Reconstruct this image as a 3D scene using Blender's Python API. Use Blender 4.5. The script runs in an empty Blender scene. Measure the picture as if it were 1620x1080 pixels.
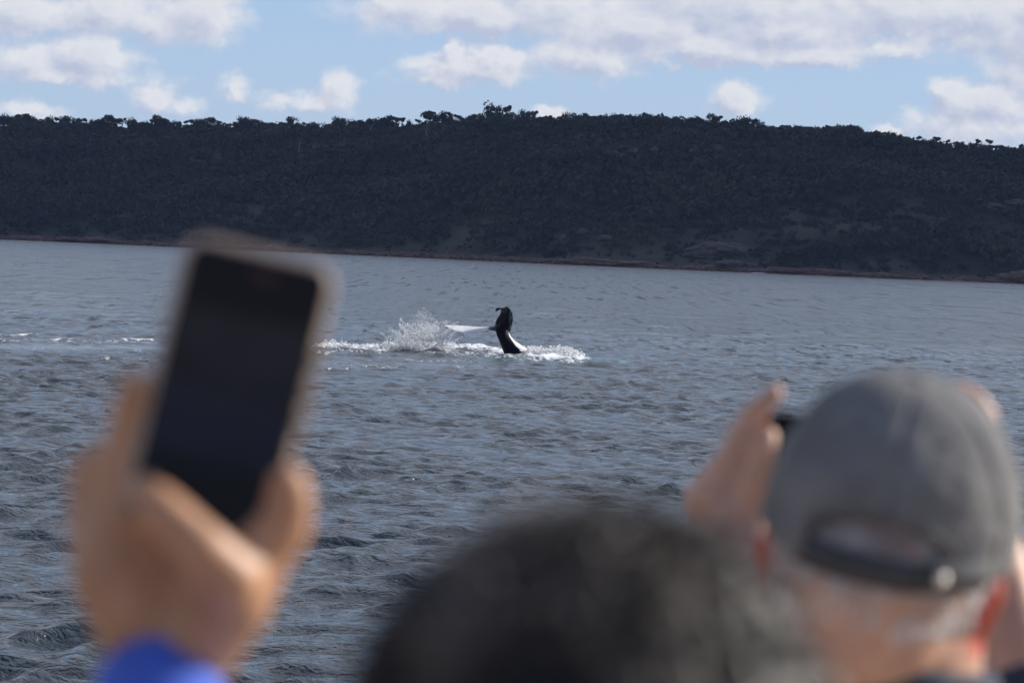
import bpy, bmesh, math, random
import numpy as np
from mathutils import Vector, Matrix, noise as mnoise

random.seed(7)
Z_ = Vector((0, 0, 1))
rng = np.random.default_rng(7)
S = bpy.context.scene
C = S.collection
R = math.radians

# ------------------------------------------------------------------ camera
F_PX = 6075.0                      # focal length in photograph pixels (135 mm on 36 mm, 1620 px wide)
EYE = Vector((0.0, 0.0, 5.0))
ROLL, PITCH = R(2.4), R(1.34)
fwd = Vector((0, math.cos(PITCH), -math.sin(PITCH)))
up0 = Vector((0, math.sin(PITCH), math.cos(PITCH)))
rt = Vector((1, 0, 0)) * math.cos(ROLL) + up0 * math.sin(ROLL)
up = up0 * math.cos(ROLL) - Vector((1, 0, 0)) * math.sin(ROLL)
cam = bpy.data.cameras.new('camera')
cam.lens, cam.sensor_width, cam.sensor_fit = 135, 36, 'HORIZONTAL'
cam.clip_start, cam.clip_end = 0.05, 20000
cam.dof.use_dof = True
cam.dof.focus_distance = 186
cam.dof.aperture_fstop = 8.6
cam.dof.aperture_blades = 0
camo = bpy.data.objects.new('camera', cam)
C.objects.link(camo)
m3 = Matrix((rt, up, -fwd)).transposed()
camo.matrix_world = Matrix.Translation(EYE) @ m3.to_4x4()
S.camera = camo


def ray(px, py):
    return rt * ((px - 810) / F_PX) + up * ((540 - py) / F_PX) + fwd


def P(px, py, d):
    return EYE + ray(px, py) * d


def W(px, py, z=0.0):
    r = ray(px, py)
    return EYE + r * ((z - EYE.z) / r.z)


def UV(px, py):
    r = ray(px, py)
    return r.x / r.y, r.z / r.y


# ------------------------------------------------------------------ sky, sun, exposure
S.view_settings.view_transform = 'Standard'
S.view_settings.look = 'None'
S.view_settings.exposure = 0.25
S.view_settings.gamma = 1.0
S.view_settings.use_curve_mapping = False
S.cycles.use_denoising = True
S.cycles.sample_clamp_direct = 12.0
S.cycles.max_bounces = 6
S.cycles.diffuse_bounces = 3
S.cycles.glossy_bounces = 3
S.cycles.sample_clamp_indirect = 4.0
S.cycles.caustics_reflective = False
S.cycles.caustics_refractive = False

SUN_DIR = Vector((0.80, 0.37, 0.44)).normalized()
sl = bpy.data.lights.new('sun', 'SUN')
sl.energy, sl.angle, sl.color = 5.0, R(0.53), (1.0, 0.95, 0.88)
so = bpy.data.objects.new('sun', sl)
C.objects.link(so)
so.rotation_euler = (-SUN_DIR).to_track_quat('-Z', 'Y').to_euler()
so.location = SUN_DIR * 50

wd = bpy.data.worlds.new('World')
S.world = wd
wd.use_nodes = True
SKY_STRENGTH = 0.086
HAZE = 2.4e-5


class NT:
    """tiny node-building helper"""
    def __init__(self, tree):
        self.t = tree
        self.n = tree.nodes
        self.l = tree.links

    def new(self, kind, **kw):
        nd = self.n.new(kind)
        for k, v in kw.items():
            setattr(nd, k, v)
        return nd

    def put(self, sock, v):
        if v is None:
            return
        if isinstance(v, bpy.types.NodeSocket):
            self.l.new(v, sock)
        else:
            sock.default_value = v

    def math(self, op, a, b=None, c=None, clamp=False):
        nd = self.new('ShaderNodeMath', operation=op, use_clamp=clamp)
        for i, v in enumerate((a, b, c)):
            if v is not None:
                self.put(nd.inputs[i], v)
        return nd.outputs[0]

    def vmath(self, op, a, b=None, out=0):
        nd = self.new('ShaderNodeVectorMath', operation=op)
        self.put(nd.inputs[0], a)
        if b is not None:
            if op == 'SCALE':
                self.put(nd.inputs[3], b)
            else:
                self.put(nd.inputs[1], b)
        return nd.outputs['Value'] if op in ('LENGTH', 'DOT_PRODUCT') else nd.outputs[0]

    def noise(self, vec, scale, detail=4, rough=0.5, dist=0.0, color=False):
        nd = self.new('ShaderNodeTexNoise')
        if vec is not None:
            self.put(nd.inputs['Vector'], vec)
        nd.inputs['Scale'].default_value = scale
        nd.inputs['Detail'].default_value = detail
        nd.inputs['Roughness'].default_value = rough
        nd.inputs['Distortion'].default_value = dist
        return nd.outputs[1 if color else 0]

    def smooth(self, v, a, b, lo=0.0, hi=1.0):
        nd = self.new('ShaderNodeMapRange', interpolation_type='SMOOTHSTEP')
        self.put(nd.inputs[0], v)
        for i, q in enumerate((a, b, lo, hi)):
            nd.inputs[1 + i].default_value = q
        return nd.outputs[0]

    def mix(self, f, a, b, mode='MIX'):
        nd = self.new('ShaderNodeMix', data_type='RGBA', blend_type=mode)
        self.put(nd.inputs[0], f)
        self.put(nd.inputs[6], a if isinstance(a, bpy.types.NodeSocket) else (*a[:3], 1))
        self.put(nd.inputs[7], b if isinstance(b, bpy.types.NodeSocket) else (*b[:3], 1))
        return nd.outputs[2]


# cloud density as a node group in (azimuth, elevation) units of 1/60.75 rad
CLOUDS = [  # photo px centre, radii px, weight
    (30, 22, 110, 42, 1.0), (170, 18, 95, 40, 1.0), (318, 22, 78, 52, 1.1), (250, 40, 90, 30, 0.8),
    (140, 92, 88, 44, 1.1), (60, 98, 75, 34, 0.7), (120, 122, 115, 18, 0.8),
    (250, 158, 40, 28, 0.8), (285, 170, 26, 14, 0.5), (374, 142, 20, 24, 0.6), (450, 160, 42, 16, 0.6), (500, 165, 60, 18, 0.8), (538, 145, 28, 32, 0.8), (48, 175, 46, 16, 0.7),
    (650, 15, 110, 38, 0.9), (760, 25, 120, 36, 1.1), (717, 78, 20, 16, 0.8), (745, 108, 100, 26, 1.0), (790, 92, 50, 28, 0.9), (930, 92, 86, 34, 1.1), (700, 125, 70, 10, 0.5),
    (880, 15, 110, 55, 1.0), (1010, 45, 160, 50, 1.2), (1180, 10, 250, 60, 1.2), (1120, 75, 200, 30, 1.1), (1290, 85, 95, 26, 1.1), (1230, 50, 190, 40, 1.0),
    (1420, 20, 190, 58, 1.2), (1420, 78, 60, 16, 0.7), (1560, 30, 130, 72, 1.2), (1640, 60, 100, 110, 1.2),
    (1166, 158, 42, 30, 1.0), (1500, 150, 34, 30, 0.9), (1560, 165, 85, 38, 1.1), (1530, 205, 100, 32, 0.9), (1605, 108, 34, 18, 0.9), (872, 180, 30, 10, 0.7), (1405, 205, 20, 9, 0.6),
]
g = bpy.data.node_groups.new('cloud_density', 'ShaderNodeTree')
g.interface.new_socket('Vector', in_out='INPUT', socket_type='NodeSocketVector')
g.interface.new_socket('Density', in_out='OUTPUT', socket_type='NodeSocketFloat')
n = NT(g)
gi, go = n.new('NodeGroupInput'), n.new('NodeGroupOutput')
q0 = gi.outputs[0]
warp = n.vmath('SUBTRACT', n.noise(q0, 3.2, 4, 0.6, color=True), (0.5, 0.5, 0.5))
q = n.vmath('ADD', q0, n.vmath('SCALE', warp, 0.42))
acc = None
for (cx, cy, rx, ry, w) in CLOUDS:
    u, v = UV(cx, cy)
    d = n.vmath('SUBTRACT', q, (u * 60.75, v * 60.75, 0))
    d = n.vmath('MULTIPLY', d, (100.0 / rx, 100.0 / ry, 0))
    e = n.math('MULTIPLY_ADD', n.vmath('LENGTH', d), -w, w)
    acc = e if acc is None else n.math('SMOOTH_MAX', acc, e, 0.22)
# beyond the frame: broken cumulus everywhere
sx = n.new('ShaderNodeSeparateXYZ')
n.put(sx.inputs[0], q0)
far = n.math('MAXIMUM', n.smooth(n.math('ABSOLUTE', sx.outputs[0]), 9.0, 11.5), n.smooth(sx.outputs[1], 7.0, 10.0))
gen = n.math('MULTIPLY_ADD', n.noise(n.vmath('MULTIPLY', q0, (0.10, 0.22, 1)), 1.0, 3, 0.5), 5.0, -0.85)
# low rows of cumulus close up towards the horizon, open sky overhead
gen = n.math('SUBTRACT', gen, n.smooth(sx.outputs[1], 28.0, 60.0, 0.0, 2.4))
gen = n.math('SUBTRACT', gen, n.smooth(n.math('ABSOLUTE', sx.outputs[0]), 50.0, 100.0, 0.0, 1.5))
acc = n.math('ADD', n.math('MULTIPLY', acc, n.math('SUBTRACT', 1.0, far)), n.math('MULTIPLY', gen, far))
fb = n.noise(n.vmath('MULTIPLY', q0, (1.0, 1.5, 1.0)), 1.7, 6, 0.50, 0.1)
dens = n.math('ADD', acc, n.math('MULTIPLY_ADD', fb, 1.35, -0.50))
n.put(go.inputs[0], dens)

n = NT(wd.node_tree)
n.n.clear()
tc = n.new('ShaderNodeTexCoord')
sep = n.new('ShaderNodeSeparateXYZ')
n.put(sep.inputs[0], tc.outputs['Generated'])
az = n.math('ARCTAN2', sep.outputs[0], sep.outputs[1])
el = n.math('ARCSINE', sep.outputs[2])
comb = n.new('ShaderNodeCombineXYZ')
n.put(comb.inputs[0], n.math('MULTIPLY', az, 60.75))
n.put(comb.inputs[1], n.math('MULTIPLY', el, 60.75))
g1 = n.new('ShaderNodeGroup', node_tree=g)
n.put(g1.inputs[0], comb.outputs[0])
g2 = n.new('ShaderNodeGroup', node_tree=g)
n.put(g2.inputs[0], n.vmath('ADD', comb.outputs[0], (0.16, 0.20, 0)))
d1, d2 = g1.outputs[0], g2.outputs[0]
alpha = n.smooth(d1, -0.20, 0.62)
lit = n.math('MULTIPLY_ADD', n.math('SUBTRACT', d1, d2), 1.05, 0.62, clamp=True)
thick = n.smooth(d1, 0.4, 1.5)
lit = n.math('SUBTRACT', lit, n.math('MULTIPLY', thick, 0.30), clamp=True)
ccol = n.mix(lit, (5.0, 5.45, 6.9), (7.9, 8.0, 8.35))
sky = n.new('ShaderNodeTexSky', sky_type='NISHITA')
sky.sun_disc = False
sky.sun_elevation = math.asin(SUN_DIR.z)
sky.sun_rotation = math.atan2(SUN_DIR.x, SUN_DIR.y)
sky.altitude = 0
sky.air_density, sky.dust_density, sky.ozone_density = 1.0, 0.3, 2.0
skyc = n.mix(1.0, sky.outputs[0], (0.88, 0.92, 1.20), 'MULTIPLY')
skyc = n.mix(n.smooth(el, 0.07, 0.30, 0.75, 0.10), skyc, n.mix(n.smooth(el, 0.0, 0.10), (4.55, 6.05, 8.1), (3.6, 5.5, 8.3)))
bg = n.new('ShaderNodeBackground')
n.put(bg.inputs[0], n.mix(n.math('MULTIPLY', alpha, 0.95), skyc, ccol))
bg.inputs[1].default_value = SKY_STRENGTH
ow = n.new('ShaderNodeOutputWorld')
n.put(ow.inputs[0], bg.outputs[0])
wd.cycles.sampling_method = 'MANUAL'
wd.cycles.sample_map_resolution = 512


# ------------------------------------------------------------------ helpers
def tag(o, label=None, cat=None, group=None, kind=None):
    for k, v in (('label', label), ('category', cat), ('group', group), ('kind', kind)):
        if v:
            o[k] = v
    return o


def mesh_np(name, verts, faces, smooth=False):
    """verts Nx3, faces MxK (all the same size K)"""
    me = bpy.data.meshes.new(name)
    v = np.ascontiguousarray(verts, dtype=np.float32)
    f = np.ascontiguousarray(faces, dtype=np.int32)
    k = f.shape[1]
    me.vertices.add(len(v))
    me.vertices.foreach_set('co', v.ravel())
    me.loops.add(f.size)
    me.loops.foreach_set('vertex_index', f.ravel())
    me.polygons.add(len(f))
    me.polygons.foreach_set('loop_start', np.arange(0, f.size, k, dtype=np.int32))
    me.polygons.foreach_set('use_smooth', np.full(len(f), smooth))
    me.update(calc_edges=True)
    return me


def link(name, me, mat=None, parent=None):
    o = bpy.data.objects.new(name, me)
    C.objects.link(o)
    if mat:
        me.materials.clear()
        me.materials.append(mat)
    if parent:
        o.parent = parent
        o.matrix_parent_inverse = parent.matrix_world.inverted()
    return o


def empty(name, loc):
    o = bpy.data.objects.new(name, None)
    o.empty_display_size = 0.1
    C.objects.link(o)
    o.matrix_world = Matrix.Translation(loc)
    return o


def bm_link(name, bm, mat, parent=None, smooth=True):
    me = bpy.data.meshes.new(name)
    bm.normal_update()
    for f in bm.faces:
        f.smooth = smooth
    bm.to_mesh(me)
    bm.free()
    return link(name, me, mat, parent)


def fattr(me, name, arr):
    a = me.attributes.new(name, 'FLOAT', 'POINT')
    a.data.foreach_set('value', np.ascontiguousarray(arr, dtype=np.float32))


def material(name, build):
    m = bpy.data.materials.new(name)
    m.use_nodes = True
    n = NT(m.node_tree)
    n.n.clear()
    b = n.new('ShaderNodeBsdfPrincipled')
    o = n.new('ShaderNodeOutputMaterial')
    n.put(o.inputs[0], b.outputs[0])
    build(n, b)
    return m


def simple(name, col, rough=0.6, spec=0.5, nscale=20.0, var=0.15, bump=0.0, metal=0.0, sss=0.0):
    def build(n, b):
        t = n.new('ShaderNodeTexCoord').outputs['Object']
        f = n.noise(t, nscale, 5, 0.6)
        lo = tuple(c * (1 - var) for c in col)
        hi = tuple(min(1, c * (1 + var)) for c in col)
        n.put(b.inputs['Base Color'], n.mix(n.smooth(f, 0.3, 0.7), lo, hi))
        b.inputs['Roughness'].default_value = rough
        b.inputs['Specular IOR Level'].default_value = spec
        b.inputs['Metallic'].default_value = metal
        if sss:
            b.inputs['Subsurface Weight'].default_value = sss
            b.inputs['Subsurface Radius'].default_value = (1.0, 0.4, 0.2)
            b.inputs['Subsurface Scale'].default_value = 0.012
        if bump:
            bp = n.new('ShaderNodeBump')
            bp.inputs['Strength'].default_value = 1.0
            bp.inputs['Distance'].default_value = bump
            n.put(bp.inputs['Height'], f)
            n.put(b.inputs['Normal'], bp.outputs[0])
    return material(name, build)


def cone_bm(bm, p1, r1, p2, r2, flat=False, seg=20):
    p1, p2 = Vector(p1), Vector(p2)
    ax = p2 - p1
    L = ax.length
    q = ax.to_track_quat('Z', 'Y').to_matrix().to_4x4()
    M = Matrix.Translation((p1 + p2) / 2) @ q
    bmesh.ops.create_cone(bm, cap_ends=True, segments=seg, radius1=r1, radius2=r2, depth=max(L, 1e-4), matrix=M)
    if not flat:
        bmesh.ops.create_uvsphere(bm, u_segments=seg, v_segments=12, radius=r1 * 0.999, matrix=Matrix.Translation(p1))
        bmesh.ops.create_uvsphere(bm, u_segments=seg, v_segments=12, radius=r2 * 0.999, matrix=Matrix.Translation(p2))


def ell_bm(bm, c, r, rot=None, seg=24):
    M = Matrix.Translation(Vector(c)) @ (rot.to_4x4() if rot else Matrix.Identity(4)) @ Matrix.Diagonal((r[0], r[1], r[2], 1))
    bmesh.ops.create_uvsphere(bm, u_segments=seg, v_segments=16, radius=1.0, matrix=M)


def remeshed(name, bm, voxel, smooth_it, mat, parent=None):
    me = bpy.data.meshes.new(name)
    bm.to_mesh(me)
    bm.free()
    tmp = bpy.data.objects.new('tmp', me)
    C.objects.link(tmp)
    md = tmp.modifiers.new('r', 'REMESH')
    md.mode, md.voxel_size, md.use_smooth_shade = 'VOXEL', voxel, True
    if smooth_it:
        sm = tmp.modifiers.new('s', 'SMOOTH')
        sm.factor, sm.iterations = 0.5, smooth_it
    dg = bpy.context.evaluated_depsgraph_get()
    dg.update()
    out = bpy.data.meshes.new_from_object(tmp.evaluated_get(dg))
    out.name = name
    bpy.data.objects.remove(tmp)
    return link(name, out, mat, parent)


def vco(me):
    a = np.empty(len(me.vertices) * 3, dtype=np.float32)
    me.vertices.foreach_get('co', a)
    return a.reshape(-1, 3)


def project(v):
    """world points -> photo pixels (for laying out patches in the plan of the water)"""
    d = v - np.array(EYE)
    x, y, z = d @ np.array(rt), d @ np.array(up), d @ np.array(fwd)
    z = np.maximum(z, 0.1)
    return 810 + F_PX * x / z, 540 - F_PX * y / z


# ------------------------------------------------------------------ sea
def smoothstep(x, a, b):
    t = np.clip((x - a) / (b - a), 0, 1)
    return t * t * (3 - 2 * t)


def build_wave_table():
    r = np.random.default_rng(11)
    out = []
    N = 96
    for i in range(N):
        lam = 0.40 * (8.0 / 0.40) ** ((i + r.random()) / N)
        th = R(90) + R(28) + r.normal() * R(44)          # wind from ahead-left
        pk = math.exp(-((math.log(lam) - math.log(1.05)) / 0.72) ** 2)
        slope = 0.047 * (0.20 + pk) * (0.6 + 0.8 * r.random())
        if lam > 2.4:
            slope *= 0.5
        out.append((lam, th, slope * lam / (2 * math.pi), r.random() * 2 * math.pi))
    return out


WAVES = build_wave_table()


def sea_offset(x, y, cell):
    """displacement of the sea at rest points x, y; cell = local mesh spacing"""
    dx, dy, dz = np.zeros_like(x), np.zeros_like(x), np.zeros_like(x)
    gust = 0.5 + 0.5 * np.sin(x * 0.021 + 1.3 * np.sin(y * 0.013)) * np.sin(y * 0.017 + 1.1 * np.sin(x * 0.019) + 1.0)
    grp = 0.5 + 0.5 * np.sin(x * 0.19 + 1.7 * np.sin(y * 0.11 + 0.6)) * np.sin(y * 0.15 + 1.9 * np.sin(x * 0.13))
    mod = (0.75 + 0.25 * gust) * (0.55 + 0.8 * grp)
    for lam, th, a, ph in WAVES:
        k = 2 * math.pi / lam
        fade = smoothstep(lam / cell, 2.0, 3.4)
        if fade.max() <= 0:
            continue
        cx, cy = math.cos(th), math.sin(th)
        arg = (k * (x * cx + y * cy) + ph).astype(np.float32)
        s, c = np.sin(arg), np.cos(arg)
        A = a * fade * mod
        dz += A * s
        dx += A * cx * c * 1.0
        dy += A * cy * c * 1.0
    return dx, dy, dz


def seg_dist(px, py, pts):
    best = np.full(px.shape, 1e9, dtype=np.float32)
    for (ax, ay), (bx, by) in zip(pts[:-1], pts[1:]):
        vx, vy = bx - ax, by - ay
        t = np.clip(((px - ax) * vx + (py - ay) * vy) / (vx * vx + vy * vy), 0, 1)
        # a horizontal pixel and a vertical one mean very different lengths on the sea: distance in rows
        best = np.minimum(best, np.hypot((px - ax - t * vx) * 0.35, py - ay - t * vy))
    return best


FOAM = [  # polyline (photo px on the sea plane), half thickness px, strength
    ([(505, 550), (528, 547), (560, 553), (600, 551), (660, 550), (705, 553)], 3.2, 1.0),
    ([(560, 553), (600, 558), (610, 557)], 2.0, 0.8),
    ([(620, 552), (700, 552), (762, 552), (797, 559)], 4.4, 1.0),
    ([(680, 557), (760, 562), (850, 569), (905, 573)], 5.5, 0.66),
    ([(828, 561), (850, 566), (880, 568), (912, 568)], 7.0, 1.1),
    ([(505, 562), (535, 559)], 2.0, 0.7), ([(500, 587), (552, 588)], 1.6, 0.55),
    ([(0, 533), (60, 531)], 1.3, 0.7), ([(70, 536), (190, 540)], 1.0, 0.35), ([(190, 540), (240, 540)], 1.5, 0.8),
    ([(640, 572), (745, 574)], 1.5, 0.45), ([(530, 578), (640, 584)], 4.0, 0.33), ([(690, 584), (760, 582)], 3.5, 0.3),
    ([(60, 562), (230, 572)], 2.0, 0.3), ([(-40, 539), (120, 541), (250, 545)], 2.6, 0.5), ([(0, 552), (240, 555)], 3.0, 0.3),
    ([(1190, 432), (1212, 432)], 0.8, 0.9),
]


def build_sea():
    th = np.concatenate([np.linspace(-180, -16, 40, endpoint=False), np.linspace(-16, -8.4, 24, endpoint=False),
                         np.linspace(-8.4, 8.4, 430, endpoint=False), np.linspace(8.4, 16, 24, endpoint=False),
                         np.linspace(16, 180, 40, endpoint=False)])
    th = np.radians(th)
    rr = [1.0]
    while rr[-1] < 5600:
        r = rr[-1]
        step = 0.6 if r < 30 else (0.13 if r < 70 else (0.0018 * r if r < 240 else (0.0036 * r if r < 700 else 0.009 * r)))
        rr.append(r + step)
    rr = np.array(rr)
    T, RR = np.meshgrid(th, rr)
    x, y = (RR * np.sin(T)).ravel(), (RR * np.cos(T)).ravel()
    drow = np.gradient(rr)
    dcol = np.gradient(th)
    cell = np.maximum(np.repeat(drow, len(th)) * 1.0, RR.ravel() * np.abs(np.tile(dcol, len(rr))) * 0.9)
    cell = np.maximum(cell, 0.05)
    dx, dy, dz = sea_offset(x, y, cell)
    rest = np.stack([x, y, np.zeros_like(x)], 1)
    px, py = project(rest)
    front = (y > 20) & (np.abs(T.ravel()) < 0.25)
    foam = np.zeros(len(x), dtype=np.float32)
    for pts, w, s in FOAM:
        sd = seg_dist(px, py, pts)
        foam = np.maximum(foam, s * np.clip(1.25 - sd / w, 0, 1) ** 0.8)
    foam[~front] = 0
    aqua = np.maximum(np.clip(1 - seg_dist(px, py, [(912, 567), (990, 571)]) / 3.0, 0, 1),
                      0.5 * np.clip(1 - seg_dist(px, py, [(760, 566), (912, 574)]) / 7, 0, 1))
    aqua[~front] = 0
    slick = np.maximum(np.clip(1 - seg_dist(px, py, [(-60, 548), (250, 551), (420, 560)]) / 9, 0, 1),
                       0.55 * np.clip(1 - seg_dist(px, py, [(520, 575), (800, 580)]) / 14, 0, 1))
    slick[~front] = 0
    calm = 1 - 0.8 * slick
    dz = dz * calm + 0.16 * np.clip(foam, 0, 1)
    v = np.stack([x + dx * calm, y + dy * calm, dz], 1)
    nc, nr = len(th), len(rr)
    i = np.arange(nr - 1)[:, None] * nc
    j = np.arange(nc)[None, :]
    j2 = (j + 1) % nc
    f = np.stack([i + j, i + nc + j, i + nc + j2, i + j2], 2).reshape(-1, 4)[:, ::-1]
    me = mesh_np('sea_water', v, f, True)
    fattr(me, 'foam', foam)
    fattr(me, 'aqua', aqua)
    fattr(me, 'slick', slick)
    return me


def mat_sea(n, b):
    geo = n.new('ShaderNodeNewGeometry').outputs['Position']
    at = lambda k: n.new('ShaderNodeAttribute', attribute_name=k).outputs['Fac']
    foam, aqua, slick = at('foam'), at('aqua'), at('slick')
    p = n.vmath('MULTIPLY', geo, (1.0, 1.0, 0.0))
    pr = n.new('ShaderNodeVectorRotate', rotation_type='Z_AXIS')
    n.put(pr.inputs['Vector'], p)
    pr.inputs['Angle'].default_value = R(-30)
    pa = n.vmath('MULTIPLY', pr.outputs[0], (0.95, 1.45, 0))
    h1 = n.noise(pa, 1.5, 2, 0.5, 0.4)
    h2 = n.noise(n.vmath('MULTIPLY', p, (1.1, 1.25, 0)), 4.6, 3, 0.55, 0.3)
    ridge = n.math('SUBTRACT', 1.0, n.math('ABSOLUTE', n.math('MULTIPLY_ADD', h2, 4.0, -2.0)))
    h = n.math('ADD', n.math('MULTIPLY', h1, 0.14), n.math('MULTIPLY', ridge, 0.028))
    fn = n.noise(n.vmath('MULTIPLY', p, (1.0, 0.32, 0)), 2.6, 6, 0.68, 0.6)
    fm = n.smooth(n.math('ADD', foam, n.math('MULTIPLY_ADD', fn, 3.0, -1.95)), 0.0, 0.55)
    fm = n.math('MULTIPLY', fm, n.smooth(foam, 0.0, 0.12))
    h = n.math('ADD', h, n.math('MULTIPLY', n.math('MULTIPLY', fm, fn), 0.12))
    bp = n.new('ShaderNodeBump')
    bp.inputs['Distance'].default_value = 1.0
    n.put(bp.inputs['Strength'], n.math('MULTIPLY_ADD', slick, -0.88, 1.0))
    n.put(bp.inputs['Height'], h)
    # steep little crests facing this way, too small for the mesh far out
    dist = n.vmath('LENGTH', p)
    c0 = n.smooth(n.noise(n.vmath('MULTIPLY', p, (1.5, 0.42, 0)), 1.0, 5, 0.65, 0.5), 0.52, 0.74)
    c1 = n.smooth(n.noise(n.vmath('MULTIPLY', p, (1.2, 0.09, 0)), 1.0, 4, 0.62, 0.3), 0.53, 0.70)
    c2 = n.smooth(n.noise(n.vmath('MULTIPLY', p, (0.75, 0.022, 0)), 1.0, 3, 0.6, 0.3), 0.54, 0.68)
    c3 = n.smooth(n.noise(n.vmath('MULTIPLY', p, (0.4, 0.008, 0)), 1.0, 2, 0.5, 0.1), 0.59, 0.68)
    cn = n.mix(n.smooth(dist, 130, 230), c0, c1)
    cn = n.mix(n.smooth(dist, 280, 480), cn, c2)
    cn = n.mix(n.smooth(dist, 650, 1000), cn, c3)
    tilt = n.math('MULTIPLY', n.math('MULTIPLY', cn, n.smooth(dist, 30, 90)), n.math('MULTIPLY_ADD', slick, -0.34, 0.42))
    cv = n.new('ShaderNodeCombineXYZ')
    n.put(cv.inputs[1], n.math('MULTIPLY', tilt, -1.0))
    nrm = n.vmath('NORMALIZE', n.vmath('ADD', bp.outputs[0], cv.outputs[0]))
    n.put(b.inputs['Normal'], nrm)
    tint = n.noise(p, 0.02, 3, 0.5)
    deep = n.mix(n.smooth(tint, 0.35, 0.65), (0.017, 0.027, 0.037), (0.021, 0.033, 0.043))
    deep = n.mix(n.math('MULTIPLY', aqua, n.smooth(fn, 0.4, 0.6)), deep, (0.16, 0.42, 0.42))
    n.put(b.inputs['Base Color'], n.mix(fm, deep, (0.83, 0.85, 0.86)))
    n.put(b.inputs['Roughness'], n.math('MULTIPLY_ADD', fm, 0.7, 0.12))
    b.inputs['IOR'].default_value = 1.33


sea = link('sea_water', build_sea(), material('sea water', mat_sea))
tag(sea, kind='structure')

# ------------------------------------------------------------------ headland
SHORE = [(-200, 371), (0, 379), (270, 390.5), (480, 400), (700, 410), (900, 420.5), (1140, 431.5), (1320, 440), (1620, 450), (1850, 459)]
RIDGE = [(-200, 192), (0, 192), (100, 192), (200, 190), (370, 188), (520, 188), (600, 186), (680, 184), (770, 182), (830, 184), (900, 188), (1000, 191), (1130, 192),
         (1200, 197), (1300, 202), (1400, 212), (1500, 222), (1620, 233), (1850, 262)]


def lerp(tab, x):
    return np.interp(x, [a for a, _ in tab], [b for _, b in tab])


def shore_dist(px):
    py = lerp(SHORE, px)
    r = ray(px, py)
    return -EYE.z / r.z * r.y


AZ0, AZ1 = -0.17, 0.17


def px_of_az(t):       # azimuth tangent x/y -> photo px near the ridge
    return 810 + t * F_PX


DEPTH = 430.0


def hill_point(t, s):
    """t = x/y tangent, s = 0 at the shore, 1 at the ridge"""
    px = px_of_az(t)
    y0 = 1990 + 35 * math.sin(px * 0.0052 + 1.0) + 0.0 * px
    y0 = y0 - 0.13 * (px - 810)
    # the shoreline of the photograph fixes the distance
    y0 = 0.5 * y0 + 0.5 * max(1500, min(2600, shore_dist(px)))
    y = y0 + s * DEPTH
    r = ray(px, lerp(RIDGE, px) + 15)
    top = EYE.z + r.z / r.y * (y0 + DEPTH)
    if s < 0:
        z = -6 * min(1, -s * 30)
    else:
        e = 0.55 * s + 0.45 * (1 - (1 - min(s, 1)) ** 1.9)
        z = top * e
        if s > 1:
            z = top - (s - 1) * 30
    x = t * y
    nz = mnoise.fractal(Vector((x * 0.006, y * 0.009, 1.7)), 1.0, 2.0, 4) * 9.0
    nz += mnoise.noise(Vector((x * 0.0022 + 4, y * 0.004, 0.3))) * 9
    wgt = max(0.0, min(1, s * 6)) * max(0.0, min(1, (1.04 - s) * 5))
    return Vector((x, y, z + nz * wgt + (1.0 if s > 0.004 else 0) * 1.2 * min(1, max(0, s * 60))))


nt_, ns_ = 360, 74
tt = np.linspace(AZ0, AZ1, nt_)
ss = np.concatenate([[-0.06, -0.02, 0.0], np.linspace(0.008, 1.0, 60), np.linspace(1.06, 2.6, ns_ - 63)])
hv = np.array([hill_point(t, s) for s in ss for t in tt])
i = np.arange(ns_ - 1)[:, None] * nt_
j = np.arange(nt_ - 1)[None, :]
hf = np.stack([i + j, i + j + 1, i + nt_ + j + 1, i + nt_ + j], 2).reshape(-1, 4)


def mat_hill(n, b):
    geo = n.new('ShaderNodeNewGeometry').outputs['Position']
    f = n.noise(n.vmath('MULTIPLY', geo, (1, 1, 2)), 0.012, 7, 0.65)
    f2 = n.noise(geo, 0.12, 4, 0.6)
    c = n.mix(n.smooth(f, 0.35, 0.65), (0.014, 0.018, 0.018), (0.066, 0.070, 0.052))
    c = n.mix(n.math('MULTIPLY', n.smooth(f2, 0.52, 0.75), 0.5), c, (0.05, 0.045, 0.04))
    sp = n.new('ShaderNodeSeparateXYZ')
    n.put(sp.inputs[0], geo)
    c = n.mix(n.smooth(sp.outputs[2], 4.0, 2.0), c, (0.085, 0.055, 0.045))
    n.put(b.inputs['Base Color'], c)
    b.inputs['Roughness'].default_value = 1.0
    b.inputs['Specular IOR Level'].default_value = 0.1


hill = link('hills', mesh_np('hills', hv, hf, True), material('scrub covered slope', mat_hill))
tag(hill, kind='structure')


# leaf clump foliage
def mat_leaf(n, b):
    geo = n.new('ShaderNodeNewGeometry').outputs['Position']
    oi = n.new('ShaderNodeObjectInfo').outputs['Random']
    f = n.noise(geo, 0.014, 5, 0.6)
    f2 = n.noise(geo, 0.35, 3, 0.6)
    c = n.mix(n.smooth(f, 0.36, 0.66), (0.014, 0.019, 0.020), (0.058, 0.066, 0.048))
    c = n.mix(n.smooth(f2, 0.35, 0.85), c, (0.042, 0.046, 0.038))
    c = n.mix(n.math('MULTIPLY', oi, 0.25), c, (0.03, 0.03, 0.02))
    n.put(b.inputs['Base Color'], c)
    b.inputs['Roughness'].default_value = 0.9
    b.inputs['Specular IOR Level'].default_value = 0.15


M_leaf = material('eucalypt foliage', mat_leaf)
M_bark = simple('pale smooth bark', (0.16, 0.14, 0.125), 0.9, 0.2, 3.0, 0.3)


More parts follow.
